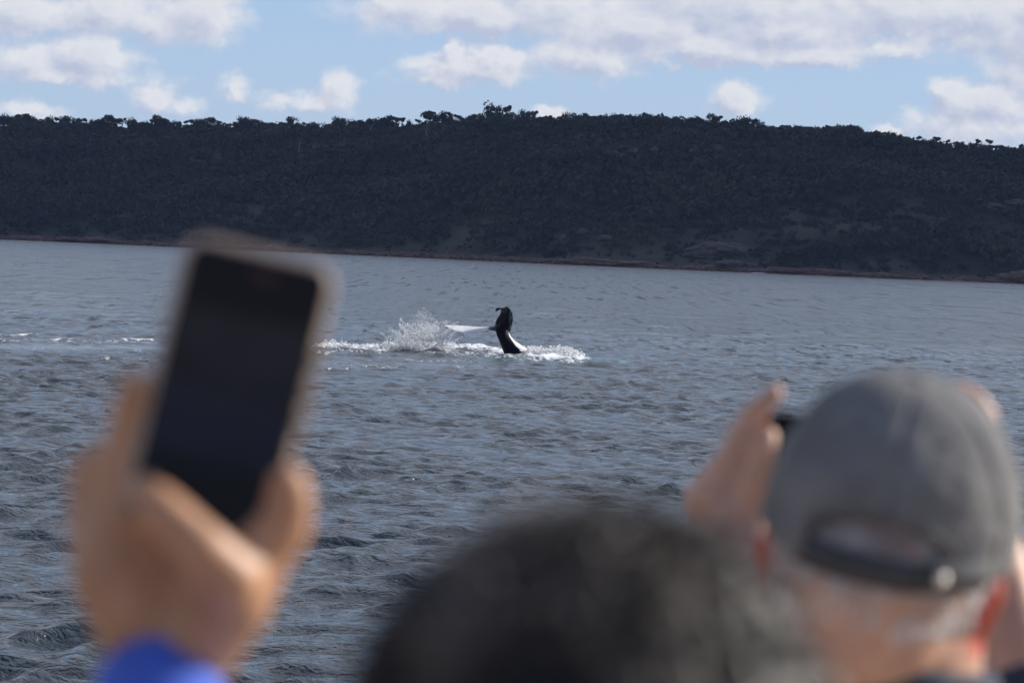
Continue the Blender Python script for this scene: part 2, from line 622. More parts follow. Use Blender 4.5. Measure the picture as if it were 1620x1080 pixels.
def leaf_cloud(r, centres, per, size):
    """random oriented leaf-clump quads round crown lobes -> verts, faces"""
    V = []
    for (c, rad) in centres:
        for _ in range(per):
            d = r.normal(size=3)
            d /= np.linalg.norm(d)
            p = np.array(c) + d * np.array(rad) * (0.55 + 0.5 * r.random())
            a = np.cross(d, r.normal(size=3)) + r.normal(size=3) * 0.25
            a /= np.linalg.norm(a)
            bb = np.cross(a, d + r.normal(size=3) * 0.3)
            bb /= np.linalg.norm(bb)
            s = size * (0.5 + r.random())
            V += [p - a * s - bb * s * .6, p + a * s * .8 - bb * s * .7, p + a * s + bb * s * .6, p - a * s * .7 + bb * s * .8]
    V = np.array(V)
    return V, np.arange(len(V)).reshape(-1, 4)


def crown_protos(count, per, size, seed, lobes=(4, 8)):
    out = []
    for k in range(count):
        r = np.random.default_rng(seed + k)
        cs = []
        for _ in range(r.integers(*lobes)):
            a, rr_ = r.random() * 6.28, math.sqrt(r.random()) * 0.62
            h = 0.48 + 0.44 * r.random() - 0.12 * rr_
            s = 0.16 + 0.16 * r.random()
            cs.append(((math.cos(a) * rr_, math.sin(a) * rr_, h), (s * 1.4, s * 1.4, s * 0.75)))
        out.append((cs, *leaf_cloud(r, cs, per, size)))
    return out


# bush: everything on the slope that reads as one mass
protos = crown_protos(10, 11, 0.105, 100, (4, 7))
NB = 7000
allv, allf, off = [], [], 0
tr_ = np.random.default_rng(5)
for k in range(NB):
    t = tr_.uniform(AZ0 * 0.93, AZ1 * 0.93)
    s = tr_.random() ** 0.9 * 0.99 + 0.010
    p = hill_point(t, s)
    px = px_of_az(t)
    dens = 0.5 + 0.5 * mnoise.noise(Vector((p.x * 0.008, p.y * 0.012, 9.0)))
    openness = mnoise.noise(Vector((p.x * 0.0045 + 9, p.y * 0.011, 2.0)))
    hgt = (3.3 + 5.8 * dens) * tr_.uniform(0.7, 1.25)
    if openness > 0.12 and px > 700:
        hgt *= 0.55
    if s < 0.06:
        hgt *= 0.35 + 8 * s
    if s > 0.93:
        hgt = tr_.uniform(3.2, 5.4)
    cs, v, f = protos[k % len(protos)]
    a = tr_.random() * 6.28
    w = hgt * tr_.uniform(0.9, 1.5)
    ca, sa = math.cos(a) * w, math.sin(a) * w
    vv = np.stack([v[:, 0] * ca - v[:, 1] * sa + p.x, v[:, 0] * sa + v[:, 1] * ca + p.y, (v[:, 2] - 0.35) * hgt * 1.45 + p.z], 1)
    allv.append(vv)
    allf.append(f + off)
    off += len(vv)
bush = link('bush_woodland', mesh_np('bush_woodland', np.concatenate(allv), np.concatenate(allf)), M_leaf)
tag(bush, 'dark bushland of eucalypts and scrub covering the headland slope', 'woodland', kind='stuff')


# ridge line trees: things of their own
def tree_proto(seed, style):
    r = np.random.default_rng(seed)
    cs, v, f = crown_protos(1, 70, 0.045, seed, (7, 12))[0]
    if style == 1:                                       # umbrella on a bare stem
        cs = [((r.normal() * .2, r.normal() * .2, .86), (.36, .36, .12)), ((0.2, 0, .80), (.22, .22, .1)), ((-.18, .1, .92), (.2, .2, .08))]
        v, f = leaf_cloud(r, cs, 140, 0.042)
    crown = mesh_np('crown', v, f)
    crown.materials.append(M_leaf)
    bm = bmesh.new()
    top = Vector((r.normal() * .05, r.normal() * .05, .6))
    cone_bm(bm, (0, 0, -0.05), .055, top, .030, flat=True, seg=7)
    for (c, rad) in cs:
        cone_bm(bm, top * r.uniform(.6, 1.0), .020, c, .010, flat=True, seg=5)
    trunk = bpy.data.meshes.new('trunk')
    bm.to_mesh(trunk)
    bm.free()
    trunk.materials.append(M_bark)
    return crown, trunk


TP = [tree_proto(300 + k, 1 if k in (2, 5) else 0) for k in range(8)]


def tree(t, s, h, w, proto, label, group=None):
    p = hill_point(t, s) - Vector((0, 0, 0.16 * h))
    root = empty('eucalypt_tree', p)
    root.scale = (w, w, h)
    root.rotation_euler = (0, 0, random.random() * 6.28)
    tag(root, label, 'tree', group)
    for nm, me in (('crown', TP[proto][0]), ('trunk', TP[proto][1])):
        o = bpy.data.objects.new(nm, me)
        C.objects.link(o)
        o.parent = root
    return root


# the trees that stand out on the skyline, by where they stand
def TPX(px):
    return (px - 810) / F_PX


SPECIAL = [
    (197, 11, 6, 0, 'small forked tree poking above the left part of the ridge line'),
    (370, 13, 10, 1, 'rounded bushy tree standing proud on the ridge above the raised phone'),
    (357, 9, 7, 3, 'low wispy tree touching the rounded bushy tree above the raised phone'),
    (520, 13, 9, 4, 'pointed tree on the ridge just beneath the small double cloud'),
    (598, 12, 9, 6, 'broad dense tree on the ridge between the pointed tree and the spiky clump'),
    (678, 15, 16, 7, 'widest ridge tree with spiky dead twigs sticking out of its top'),
    (766, 19, 13, 0, 'tallest ragged ridge tree directly above the whale'),
    (788, 17, 8, 2, 'flat topped umbrella shaped tree beside the tallest ridge tree'),
    (813, 15, 9, 4, 'gappy tree with sky showing through just after the umbrella shaped tree'),
    (832, 13, 7, 5, 'small umbrella crowned tree ending the tall clump above the whale'),
    (912, 11, 5, 1, 'thin upright tree rising right of the low white cloud behind the ridge'),
    (965, 12, 8, 3, 'dark pointed tree on the ridge below the long grey cloud bank'),
    (1123, 11, 8, 5, 'flat topped tree on the ridge left of the small round cloud'),
    (1339, 10, 7, 6, 'bushy tree where the ridge starts to fall away to the right'),
    (1550, 10, 7, 2, 'lone umbrella shaped tree on the falling right end of the ridge'),
]
for px, h, w, pr, lab in SPECIAL:
    tree(TPX(px), 0.985, h * 0.82, w * 0.78, pr, lab, 'trees standing out along the ridge line')
tr_ = np.random.default_rng(77)
ORD = ('first second third fourth fifth sixth seventh eighth ninth tenth eleventh twelfth thirteenth fourteenth fifteenth sixteenth '
       'seventeenth eighteenth nineteenth twentieth').split()
SHORT = {197: 'small forked ridge tree', 370: 'rounded bushy ridge tree', 520: 'pointed ridge tree by the double cloud', 678: 'widest spiky ridge tree', 766: 'tallest ridge tree',
         912: 'thin upright tree by the low cloud', 1123: 'flat topped tree by the round cloud', 1339: 'bushy tree where the ridge falls', 1550: 'lone umbrella shaped tree'}
row = []
px = -50.0
while px < 1668:
    row.append(px)
    px += tr_.uniform(7, 14)
keys = sorted(SHORT)
for side in (-1, 1):
    for kx in keys:
        near = [q_ for q_ in row if min(keys, key=lambda z_: abs(z_ - q_)) == kx and (q_ - kx) * side > 0]
        near.sort(key=lambda q_: abs(q_ - kx))
        for idx, q_ in enumerate(near):
            if not -14 < q_ < 1634:
                continue
            h = tr_.uniform(6.0, 10.2) * (1.0 + 0.14 * math.sin(q_ * 0.087)) * (0.72 if q_ > 1180 else 1.0)
            kind_ = int(tr_.integers(0, 8))
            lab = '%s tree %s of the %s' % (ORD[min(idx, 19)], 'right' if side > 0 else 'left', SHORT[kx])
            tree(TPX(q_), 0.985 - 0.02 * tr_.random(), h, h * tr_.uniform(.5, .85), kind_, lab, 'trees along the even ridge line')
# a few pale trunks stand out in the slope
M_pale = simple('bleached dead wood', (0.20, 0.19, 0.18), 0.9, 0.2, 2.0, 0.2)


def dead_tree(px, s, h, lean, label):
    root = empty('dead_tree', hill_point(TPX(px), s))
    tag(root, label, 'tree', 'bleached dead trees on the slope')
    p = root.location
    bm = bmesh.new()
    tip = Vector((lean, 0, h * .6))
    cone_bm(bm, (0, 0, 0), .32, tip, .2, True, 7)
    bm_link('trunk', bm, M_pale).parent = root
    for q in range(3):
        b2 = bmesh.new()
        cone_bm(b2, tip * (0.75 + 0.12 * q), .16, Vector((lean + (q - 1) * 1.8, -.3, h * (.85 + .07 * q))), .05, True, 6)
        bm_link('limb', b2, M_pale).parent = root
    return root


dead_tree(460, .62, 13, .6, 'bleached dead tree, the left of the pale pair high on the wooded slope')
dead_tree(486, .60, 12, -.5, 'bleached dead tree, the right of the pale pair high on the wooded slope')
dead_tree(528, .64, 9, .8, 'leaning bleached dead tree just past the pale pair on the slope')
dead_tree(572, .86, 9, .3, 'small bleached dead tree close under the ridge line')
dead_tree(662, .66, 12, -.4, 'bleached dead tree alone in the middle of the dark slope')


# rocks
def mat_rock(lo, hi):
    def build(n, b):
        geo = n.new('ShaderNodeNewGeometry').outputs['Position']
        f = n.noise(geo, 0.35, 6, 0.65)
        f2 = n.noise(geo, 0.05, 3, 0.6)
        c = n.mix(n.smooth(f, 0.3, 0.7), lo, hi)
        c = n.mix(n.smooth(f2, 0.45, 0.65), c, tuple((a + b_) * 0.42 for a, b_ in zip(lo, hi)))
        n.put(b.inputs['Base Color'], c)
        b.inputs['Roughness'].default_value = 0.9
        bp = n.new('ShaderNodeBump')
        bp.inputs['Distance'].default_value = 0.8
        n.put(bp.inputs['Height'], f)
        n.put(b.inputs['Normal'], bp.outputs[0])
    return build


M_rust = material('iron stained granite', mat_rock((0.07, 0.042, 0.036), (0.17, 0.10, 0.078)))
M_gran = material('grey pink granite', mat_rock((0.05, 0.044, 0.046), (0.10, 0.086, 0.086)))


def rock_np(r, sub=1):
    bm = bmesh.new()
    bmesh.ops.create_icosphere(bm, subdivisions=sub, radius=1)
    o = Vector(r.normal(size=3) * 10)
    for v in bm.verts:
        v.co *= 1 + 0.45 * mnoise.noise(v.co * 1.3 + o)
    me = bpy.data.meshes.new('t')
    bm.to_mesh(me)
    v = vco(me).copy()
    f = np.array([list(p.vertices) for p in me.polygons])
    bm.free()
    bpy.data.meshes.remove(me)
    return v, f


tr_ = np.random.default_rng(9)
rp = [rock_np(tr_) for _ in range(12)]
allv, allf, off = [], [], 0
for k in range(3600):
    px = tr_.uniform(-150, 1760)
    t = TPX(px)
    bulk = 0.5 + 0.5 * mnoise.noise(Vector((px * 0.011, 3.0, 0))) + 0.35 * mnoise.noise(Vector((px * 0.05, 8.0, 0)))
    if 1328 < px < 1362 or 1400 < px < 1500:
        if tr_.random() < 0.8:
            continue
    p = hill_point(t, 0.001 + 0.012 * tr_.random() * max(0.1, bulk))
    v, f = rp[k % 12]
    sz = tr_.uniform(0.5, 1.5) * (0.45 + 0.9 * max(0, bulk))
    a = tr_.random() * 6.28
    vv = v * np.array([sz * 2.0, sz * 1.6, sz * 0.75])
    vv = np.stack([vv[:, 0] * math.cos(a) - vv[:, 1] * math.sin(a) + p.x, vv[:, 0] * math.sin(a) + vv[:, 1] * math.cos(a) + p.y,
                   vv[:, 2] + max(0.1, p.z) + tr_.random() * bulk * 1.1], 1)
    allv.append(vv)
    allf.append(f + off)
    off += len(vv)
tag(link('shore_rocks', mesh_np('shore_rocks', np.concatenate(allv), np.concatenate(allf)), M_rust),
    'rust coloured rocks lining the whole far shoreline', 'rocks', kind='stuff')
# pale sand strips in the gaps
for (a, b_, lab) in ((1322, 1372, 0), (1470, 1545, 0), (690, 712, 0)):
    vs, fs = [], []
    m = 24
    for q in range(m):
        t = TPX(a + (b_ - a) * q / (m - 1))
        for w_ in (0.0, 1.0):
            p = hill_point(t, 0.0)
            vs.append((p.x, p.y - 4 + w_ * 12, 0.12 + w_ * (1.1 + 0.5 * math.sin(q * 0.7)) * math.sin(math.pi * (q + .5) / m)))
    for q in range(m - 1):
        fs.append((2 * q, 2 * q + 2, 2 * q + 3, 2 * q + 1))
    o = link('beach', mesh_np('beach', np.array(vs), np.array(fs), True), simple('pale sand', (0.25, 0.225, 0.195), 0.95, 0.2, 0.6, 0.15))
    tag(o, kind='structure')


def outcrop(px, s, parts, mat, label, spread=1.0):
    root = empty('rock_outcrop', hill_point(TPX(px), s))
    tag(root, label, 'rock outcrop')
    for (dx, dz, sx_, sy_, sz_) in parts:
        bm = bmesh.new()
        bmesh.ops.create_icosphere(bm, subdivisions=4, radius=1)
        o = Vector((px * .1 + dx, dz, s * 7))
        for v in bm.verts:
            q = v.co.copy()
            k = 1 + 0.30 * mnoise.fractal(q * 1.5 + o, 1.0, 2.0, 4) - 0.12 * abs(mnoise.noise(q * 3 + o))
            v.co = Vector((q.x * sx_, q.y * sy_, q.z * sz_)) * k + Vector((dx, -2.0, dz))
        bm_link('boulder', bm, mat, smooth=False).parent = root
    return root


outcrop(1602, .006, [(-6, 1.0, 6, 5, 2.4), (2, 1.6, 7, 5, 3.4), (9, 1.4, 6, 5, 3.0), (-11, .2, 4, 4, 1.2)], M_rust, 'biggest rusty boulder heap on the shore at the far right')
outcrop(1135, .075, [(0, 1, 15, 8, 5.0), (12, 0, 9, 6, 3.2), (-10, -1, 8, 6, 3)], M_gran, 'smooth pinkish granite dome low on the right half of the slope')
outcrop(965, .10, [(0, 0, 6, 3, 1.6), (6, -2.2, 5, 3, 1.4), (-5, 2.4, 4, 3, 1.6)], M_gran, 'slanting streak of grey rock slabs left of the granite dome')
outcrop(915, .13, [(0, 1, 3, 3, 1.9), (-7, -1.5, 3, 3, 1.2)], M_gran, 'small pale grey rock above the middle of the shore')
outcrop(1152, .012, [(0, 1.2, 7, 4, 2.3), (9, .6, 5, 4, 1.6)], M_gran, 'grey boulders on the shore right below the granite dome')
outcrop(975, .006, [(-14, .6, 14, 5, 2.3), (8, .6, 12, 5, 1.8)], M_rust, 'long rusty ledge on the shore beside the slanting grey slabs')
outcrop(1340, .004, [(-10, .6, 14, 4, 2.0), (12, .4, 12, 4, 1.6), (-30, .8, 10, 4, 2.0)], M_rust, 'long ribbed rusty ledge on the shore before the strip of pale sand')
outcrop(1560, .34, [(0, 0, 9, 5, 2.6), (12, 3, 6, 4, 1.8)], M_gran, 'grey rock slabs half hidden in scrub at the right edge of the slope')
outcrop(1545, .16, [(0, 0, 6, 4, 2.0), (-8, -2, 5, 4, 1.6)], M_gran, 'grey rocks lower down below the half hidden slabs at the right edge')
outcrop(150, .006, [(0, .6, 12, 5, 1.9), (-16, .4, 8, 4, 1.3)], M_rust, 'low rusty ledge on the shore at the far left')

# ------------------------------------------------------------------ air
hm = bpy.data.materials.new('thin sea haze')
hm.use_nodes = True
hn = NT(hm.node_tree)
hn.n.clear()
pv = hn.new('ShaderNodeVolumePrincipled')
pv.inputs['Color'].default_value = (0.42, 0.58, 1.0, 1)
pv.inputs['Density'].default_value = HAZE
ho = hn.new('ShaderNodeOutputMaterial')
hn.put(ho.inputs['Volume'], pv.outputs[0])
bm = bmesh.new()
bmesh.ops.create_cube(bm, size=1, matrix=Matrix.Translation((0, 0, 70)) @ Matrix.Diagonal((11600, 11600, 170, 1)))
tag(bm_link('haze', bm, hm, smooth=False), 'thin blue haze over the bay', 'haze', kind='stuff')

# ------------------------------------------------------------------ unseen cumulus overhead, added to shade the headland
def mat_cloud(n, b):
    t = n.new('ShaderNodeNewGeometry').outputs['Position']
    n.put(b.inputs['Base Color'], n.mix(n.noise(t, 0.004, 5, 0.6), (0.80, 0.81, 0.84), (0.90, 0.90, 0.91)))
    b.inputs['Roughness'].default_value = 1.0
    b.inputs['Specular IOR Level'].default_value = 0.0


bm = bmesh.new()
r = np.random.default_rng(12)
cc = Vector((60, 2160, 50)) + SUN_DIR * (1150 / SUN_DIR.z)
for k in range(70):
    a, q_ = r.random() * 6.28, math.sqrt(r.random())
    p = cc + Vector((math.cos(a) * q_ * 900 + 60, math.sin(a) * q_ * 480, 90 * r.random() * (1 - q_)))
    sz = r.uniform(150, 260) * (1.1 - .45 * q_)
    bmesh.ops.create_icosphere(bm, subdivisions=4, radius=1, matrix=Matrix.Translation(p) @ Matrix.Diagonal((sz * 1.2, sz, sz * .5, 1)))
for v in bm.verts:
    o = v.co - cc
    k = mnoise.fractal(v.co * 0.006, 1.0, 2.0, 4)
    v.co += Vector((o.x, o.y, o.z)).normalized() * k * 40 + Z_ * k * 26
    if v.co.z < cc.z - 45:
        v.co.z = cc.z - 45 - (cc.z - 45 - v.co.z) * 0.15
tag(bm_link('cloud', bm, material('cumulus', mat_cloud)), kind='structure')

# ------------------------------------------------------------------ whale
wbase = W(825, 563)
DW = (wbase - EYE).dot(fwd)


def Q(px, py, dy=0.0):
    return P(px, py, DW) + Vector((0, dy, 0))


def loft(bm, stations, seg=18):
    """stations: centre, half axis A, half axis B"""
    rings = []
    for c, A, B in stations:
        rings.append([bm.verts.new(c + A * math.cos(2 * math.pi * k / seg) + B * math.sin(2 * math.pi * k / seg)) for k in range(seg)])
    for a, b_ in zip(rings[:-1], rings[1:]):
        for k in range(seg):
            bm.faces.new((a[k], a[(k + 1) % seg], b_[(k + 1) % seg], b_[k]))
    bm.faces.new(rings[0][::-1])
    bm.faces.new(rings[-1])


X, Y, Z = Vector((1, 0, 0)), Vector((0, 1, 0)), Vector((0, 0, 1))
K = DW / F_PX
bm = bmesh.new()
# tail stock: left and right outline in the photograph, row by row
st = []
for (py, l, r_, dep) in ((510, 792, 806, .16), (516, 788, 805, .22), (522, 784, 804, .27), (530, 785.5, 807, .33), (538, 789, 814, .42), (546, 792, 826, .55),
                         (554, 795, 841, .70), (562, 798, 853, .85), (572, 800, 868, 1.0), (600, 810, 905, 1.3), (640, 830, 960, 1.2)):
    st.append((Q((l + r_) / 2, py), X * ((r_ - l) / 2 * K), Y * dep))
loft(bm, st, 24)
# fluke lying out to the left, seen almost edge on
st = []
for (x_, y_, ch, thk, til) in ((800, 520, .30, .20, .1), (787, 519.5, .40, .15, .14), (776, 519.2, .40, .06, .12), (763, 520.0, .50, .045, .15), (748, 520.9, .62, .042, .20), (734, 520.8, .62, .040, .26),
                               (722, 519.2, .48, .035, .30), (712, 517.0, .30, .028, .30), (705, 515.2, .14, .02, .28), (700, 513.9, .03, .012, .2)):
    c_ = Vector((0, math.cos(til), math.sin(til)))
    n_ = Vector((0, -math.sin(til), math.cos(til)))
    st.append((Q(x_, y_), c_ * ch, n_ * thk))
loft(bm, st)
# fluke standing up, its tip curled back to the left
st = []
for (x_, y_, wx, wz, dep, thk) in ((796, 524, .36, 0, .15, .15), (796.5, 514, .43, .0, -.22, .09), (798.5, 506, .42, .02, -.32, .07), (800.5, 499, .34, .02, -.34, .06), (801, 493.5, .27, .03, -.30, .055),
                                   (799.5, 489.5, .23, .07, -.24, .05), (796.5, 486.8, .16, .08, -.18, .045), (790.5, 486.6, .12, .0, -.10, .04), (785.5, 490, .05, -.07, -.06, .025), (783.5, 493, .02, -.03, -.02, .012)):
    A = Vector((wx, dep, wz))
    B = A.cross(Vector((.1, 0, 1)) if abs(wx) > .1 else Vector((1, 0, .3))).normalized() * thk
    st.append((Q(x_, y_), A, B))
loft(bm, st)
# right-hand rim of the standing fluke
st = []
for (x_, y_, w_) in ((803, 524, .06), (805, 514, .08), (808, 505, .09), (809, 497, .09), (807, 490, .08), (802, 486.5, .06)):
    st.append((Q(x_, y_, .30), X * w_, Y * .10))
loft(bm, st)


def mat_whale(n, b):
    t = n.new('ShaderNodeNewGeometry').outputs['Position']
    wh = n.new('ShaderNodeAttribute', attribute_name='white').outputs['Fac']
    gr = n.new('ShaderNodeAttribute', attribute_name='mottle').outputs['Fac']
    f = n.noise(t, 5.0, 6, 0.7)
    f2 = n.noise(t, 22.0, 3, 0.7)
    w = n.smooth(n.math('ADD', wh, n.math('MULTIPLY_ADD', f, 0.5, -0.25)), 0.42, 0.58)
    m = n.math('MULTIPLY', gr, n.smooth(f2, 0.45, 0.65))
    c = n.mix(m, (0.006, 0.007, 0.010), (0.16, 0.23, 0.25))
    c = n.mix(w, c, (0.80, 0.78, 0.77))
    n.put(b.inputs['Base Color'], c)
    b.inputs['Roughness'].default_value = 0.45
    b.inputs['Specular IOR Level'].default_value = 0.06
    bp = n.new('ShaderNodeBump')
    bp.inputs['Distance'].default_value = 0.02
    n.put(bp.inputs['Height'], f2)
    n.put(b.inputs['Normal'], bp.outputs[0])


whale = remeshed('whale', bm, 0.032, 5, material('wet whale skin', mat_whale))
v = vco(whale.data)
px, py = project(v)
bound = np.interp(py, [520, 532, 540, 547, 553, 560, 566, 600], [803, 806, 811, 816, 823, 831, 832, 846])
white = smoothstep(px - bound, -1.5, 1.5) * (py > 526)
white = np.maximum(white, (px < 770) * 1.0)
white = np.maximum(white, 0.55 * smoothstep(-px, -786, -770) * (np.abs(py - 520) < 9))
fattr(whale.data, 'white', white)
mot = np.maximum(smoothstep(px, 804, 807) * (py < 520), 0.7 * (np.hypot(px - 798, py - 490) < 5))
mot = np.maximum(mot, 0.8 * ((px < 785) & (px > 768)))
fattr(whale.data, 'mottle', mot * 1.0)
tag(whale, 'black and white tail of a diving whale, one white fluke stretched over the water', 'whale')

# ------------------------------------------------------------------ spray and foam
octv = np.array([(1, 0, 0), (-1, 0, 0), (0, 1, 0), (0, -1, 0), (0, 0, 1), (0, 0, -1)], dtype=float)
octf = np.array([(0, 2, 4), (2, 1, 4), (1, 3, 4), (3, 0, 4), (2, 0, 5), (1, 2, 5), (3, 1, 5), (0, 3, 5)])


def drops_mesh(name, pts, sizes):
    pts, sizes = np.array(pts), np.array(sizes)
    v = (octv[None] * sizes[:, None, :] + pts[:, None]).reshape(-1, 3)
    f = (octf[None] + 6 * np.arange(len(pts))[:, None, None]).reshape(-1, 3)
    return mesh_np(name, v, f, True)


def mat_foam(n, b):
    # froth passes light through: half diffuse, half translucent
    b.inputs['Base Color'].default_value = (0.88, 0.89, 0.90, 1)
    b.inputs['Roughness'].default_value = 0.6
    tl_ = n.new('ShaderNodeBsdfTranslucent')
    tl_.inputs[0].default_value = (0.92, 0.93, 0.94, 1)
    mx = n.new('ShaderNodeMixShader')
    mx.inputs[0].default_value = 0.68
    n.put(mx.inputs[1], b.outputs[0])
    n.put(mx.inputs[2], tl_.outputs[0])
    out = [q for q in n.n if q.type == 'OUTPUT_MATERIAL'][0]
    n.put(out.inputs[0], mx.outputs[0])


M_foam = material('white sea foam', mat_foam)
r = np.random.default_rng(21)
pts, siz = [], []


def add(p, s, k=1.0):
    pts.append(p)
    siz.append((s, s, s * k))


for k in range(120):               # thrown strings of drops
    x0 = 628 + 76 * r.beta(2.3, 2.3)
    base = Q(x0, 550, r.uniform(-1.2, 1.5))
    vx = (x0 - 662) * 0.035 * r.uniform(.3, 1.4) + r.normal() * 0.5
    hmax = max(0.2, 1.65 * r.beta(2, 2.4) * (1 - ((x0 - 668) / 75) ** 2 * 0.6))
    curl = r.normal(size=3) * 0.20
    L = r.uniform(.3, 1.0)
    n_ = int(60 * L * (0.5 + hmax))
    t0 = r.uniform(0, 0.55)
    for q_ in range(n_):
        t = t0 + L * q_ / n_ * (1 - t0)
        z = hmax * (1 - (1 - t) ** 2) * 1.0
        p = base + Vector((vx * t + curl[0] * math.sin(5 * t + k), curl[1] * math.sin(4 * t), z + curl[2] * 0.5 * math.sin(6 * t + k)))
        p += Vector(r.normal(size=3) * (0.012 + 0.05 * t * r.random()))
        if p.z > 0:
            add(p, r.uniform(.007, .024) * (1.4 - 0.7 * t), 1.2)
for k in range(4800):              # loose fine drops
    x0 = 666 + 18 * r.normal()
    hmax = 1.95 * math.exp(-((x0 - 668) / 40) ** 2)
    z = hmax * r.beta(1.0, 1.9)
    add(Q(x0, 550, r.normal() * .7) + Z * z, r.uniform(.005, .015), 1.2)
for k in range(5200):              # small boil at the foot of the splash
    x0 = r.uniform(605, 720)
    add(W(x0, r.uniform(550, 556)) + Z * (.04 + abs(r.normal()) * .13), r.uniform(.02, .06), .8)
for k in range(160):               # drops round the whale and its fluke tip
    add(Q(r.uniform(698, 725), r.uniform(508, 526), r.normal() * .4), r.uniform(.008, .018))
tag(link('spray', drops_mesh('spray', pts, siz), M_foam), 'spray of white water drops thrown up left of the whale fluke', 'spray', kind='stuff')

r = np.random.default_rng(4)
pts, siz = [], []
for k in range(19000):
    c = r.random()
    if c < 0.70:
        x0 = 828 + 88 * r.beta(1.4, 1.5)
        prof = .07 + .36 * max(0, 1 - ((x0 - 890) / 21) ** 2) ** .6 + .34 * max(0, 1 - ((x0 - 846) / 9) ** 2) ** .6 + .22 * max(0, 1 - ((x0 - 866) / 6) ** 2)
        prof *= 0.8 + 0.9 * mnoise.noise(Vector((x0 * .16, 0, 0))) + 0.35 * mnoise.noise(Vector((x0 * .6, 5, 0)))
        s_ = r.uniform(.015, .055)
    elif c < .90:
        x0, prof, s_ = r.uniform(560, 806), .07, r.uniform(.02, .06)
        prof += .12 * max(0, mnoise.noise(Vector((x0 * .2, 4, 0))))
    else:
        x0, prof, s_ = r.uniform(506, 600), .10 * max(0.2, 1 + 2 * mnoise.noise(Vector((x0 * .15, 8, 0)))), r.uniform(.02, .06)
    yy = np.interp(x0, [500, 528, 560, 600, 700, 795, 830, 915], [550, 547, 553, 551, 552, 558, 563, 568])
    p = W(x0, yy) + Vector((r.normal() * .22, r.normal() * (0.8 if x0 > 800 else 2.0), 0))
    zz = prof * r.beta(1.0, 2.3) * 1.6
    pts.append(p + Z * zz)
    siz.append((s_ * r.uniform(1, 1.8), s_ * 1.3, s_ * r.uniform(.6, 1.2)))
fo = link('foam', drops_mesh('foam', pts, siz), M_foam)
tag(fo, 'churned white foam on the water around the whale', 'foam', kind='stuff')

# ------------------------------------------------------------------ boat deck the watchers stand on
DECK_Z = 3.12
bm = bmesh.new()
for (x0, x1, y0, y1, z0, z1) in ((-2.2, 2.2, -3.0, 4.3, DECK_Z - .12, DECK_Z), (-2.2, 2.2, 4.3, 4.42, -.5, DECK_Z + .06), (-2.2, -2.08, -3, 4.3, -.5, DECK_Z + .06), (2.08, 2.2, -3, 4.3, -.5, DECK_Z + .06)):
    bmesh.ops.create_cube(bm, size=1, matrix=Matrix.Translation(((x0 + x1) / 2, (y0 + y1) / 2, (z0 + z1) / 2)) @ Matrix.Diagonal((x1 - x0, y1 - y0, z1 - z0, 1)))
deck = bm_link('boat_deck', bm, simple('varnished boat deck', (0.72, 0.59, 0.43), 0.8, 0.3, 4, 0.08), smooth=False)
tag(deck, kind='structure')


# ------------------------------------------------------------------ people
def mat_skin(col):
    def build(n, b):
        t = n.new('ShaderNodeTexCoord').outputs['Object']
        red = n.new('ShaderNodeAttribute', attribute_name='redness').outputs['Fac']
        f = n.noise(t, 32.0, 4, 0.6)
        f2 = n.noise(t, 240.0, 3, 0.6)
        c = n.mix(n.smooth(f, 0.3, 0.7), tuple(x * .86 for x in col), tuple(min(1, x * 1.08) for x in col))
        c = n.mix(red, c, (0.62, 0.10, 0.055))
        n.put(b.inputs['Base Color'], c)
        b.inputs['Roughness'].default_value = 0.48
        b.inputs['Subsurface Weight'].default_value = 0.25
        b.inputs['Subsurface Radius'].default_value = (1.0, 0.35, 0.18)
        b.inputs['Subsurface Scale'].default_value = 0.006
        bp = n.new('ShaderNodeBump')
        bp.inputs['Distance'].default_value = 0.0006
        n.put(bp.inputs['Height'], f2)
        n.put(b.inputs['Normal'], bp.outputs[0])
    return build


SKIN_TAN = material('tanned skin', mat_skin((0.60, 0.31, 0.165)))
SKIN_PINK = material('fair weathered skin', mat_skin((0.68, 0.385, 0.255)))
M_eye = simple('eye', (0.7, 0.7, 0.68), 0.2, 0.5, 50, .05)
M_iris = simple('iris', (0.05, 0.03, 0.02), 0.2, 0.5, 50, .05)


def head_parts(bm, c, rot, s=1.0, ear=True):
    """c = centre of the skull between the ears, rot = 3x3, local +Y is where the face looks"""
    L = lambda x, y, z: c + rot @ (Vector((x, y, z)) * s)
    ell_bm(bm, L(0, -.008, .03), (.078 * s, .098 * s, .092 * s), rot)
    ell_bm(bm, L(0, .03, -.035), (.062 * s, .066 * s, .075 * s), rot)
    ell_bm(bm, L(0, .062, -.085), (.03 * s, .028 * s, .022 * s), rot)
    cone_bm(bm, L(0, .088, .012), .009 * s, L(0, .106, -.022), .013 * s)
    cone_bm(bm, L(-.024, .090, -.062), .007 * s, L(.024, .090, -.062), .007 * s)
    cone_bm(bm, L(-.035, .080, .024), .009 * s, L(.035, .080, .024), .009 * s)
    for sd in (-1, 1):
        cone_bm(bm, L(sd * .040, .060, -.018), .017 * s, L(sd * .052, .03, -.03), .018 * s)
        if ear:
            cone_bm(bm, L(sd * .080, -.010, .016), .0095 * s, L(sd * .078, -.004, -.028), .007 * s)
            cone_bm(bm, L(sd * .086, -.018, .012), .008 * s, L(sd * .082, -.012, -.018), .006 * s)


def fingers(bm, chains):
    for ch in chains:
        for (a, ra), (b_, rb) in zip(ch[:-1], ch[1:]):
            cone_bm(bm, a, ra, b_, rb, seg=14)


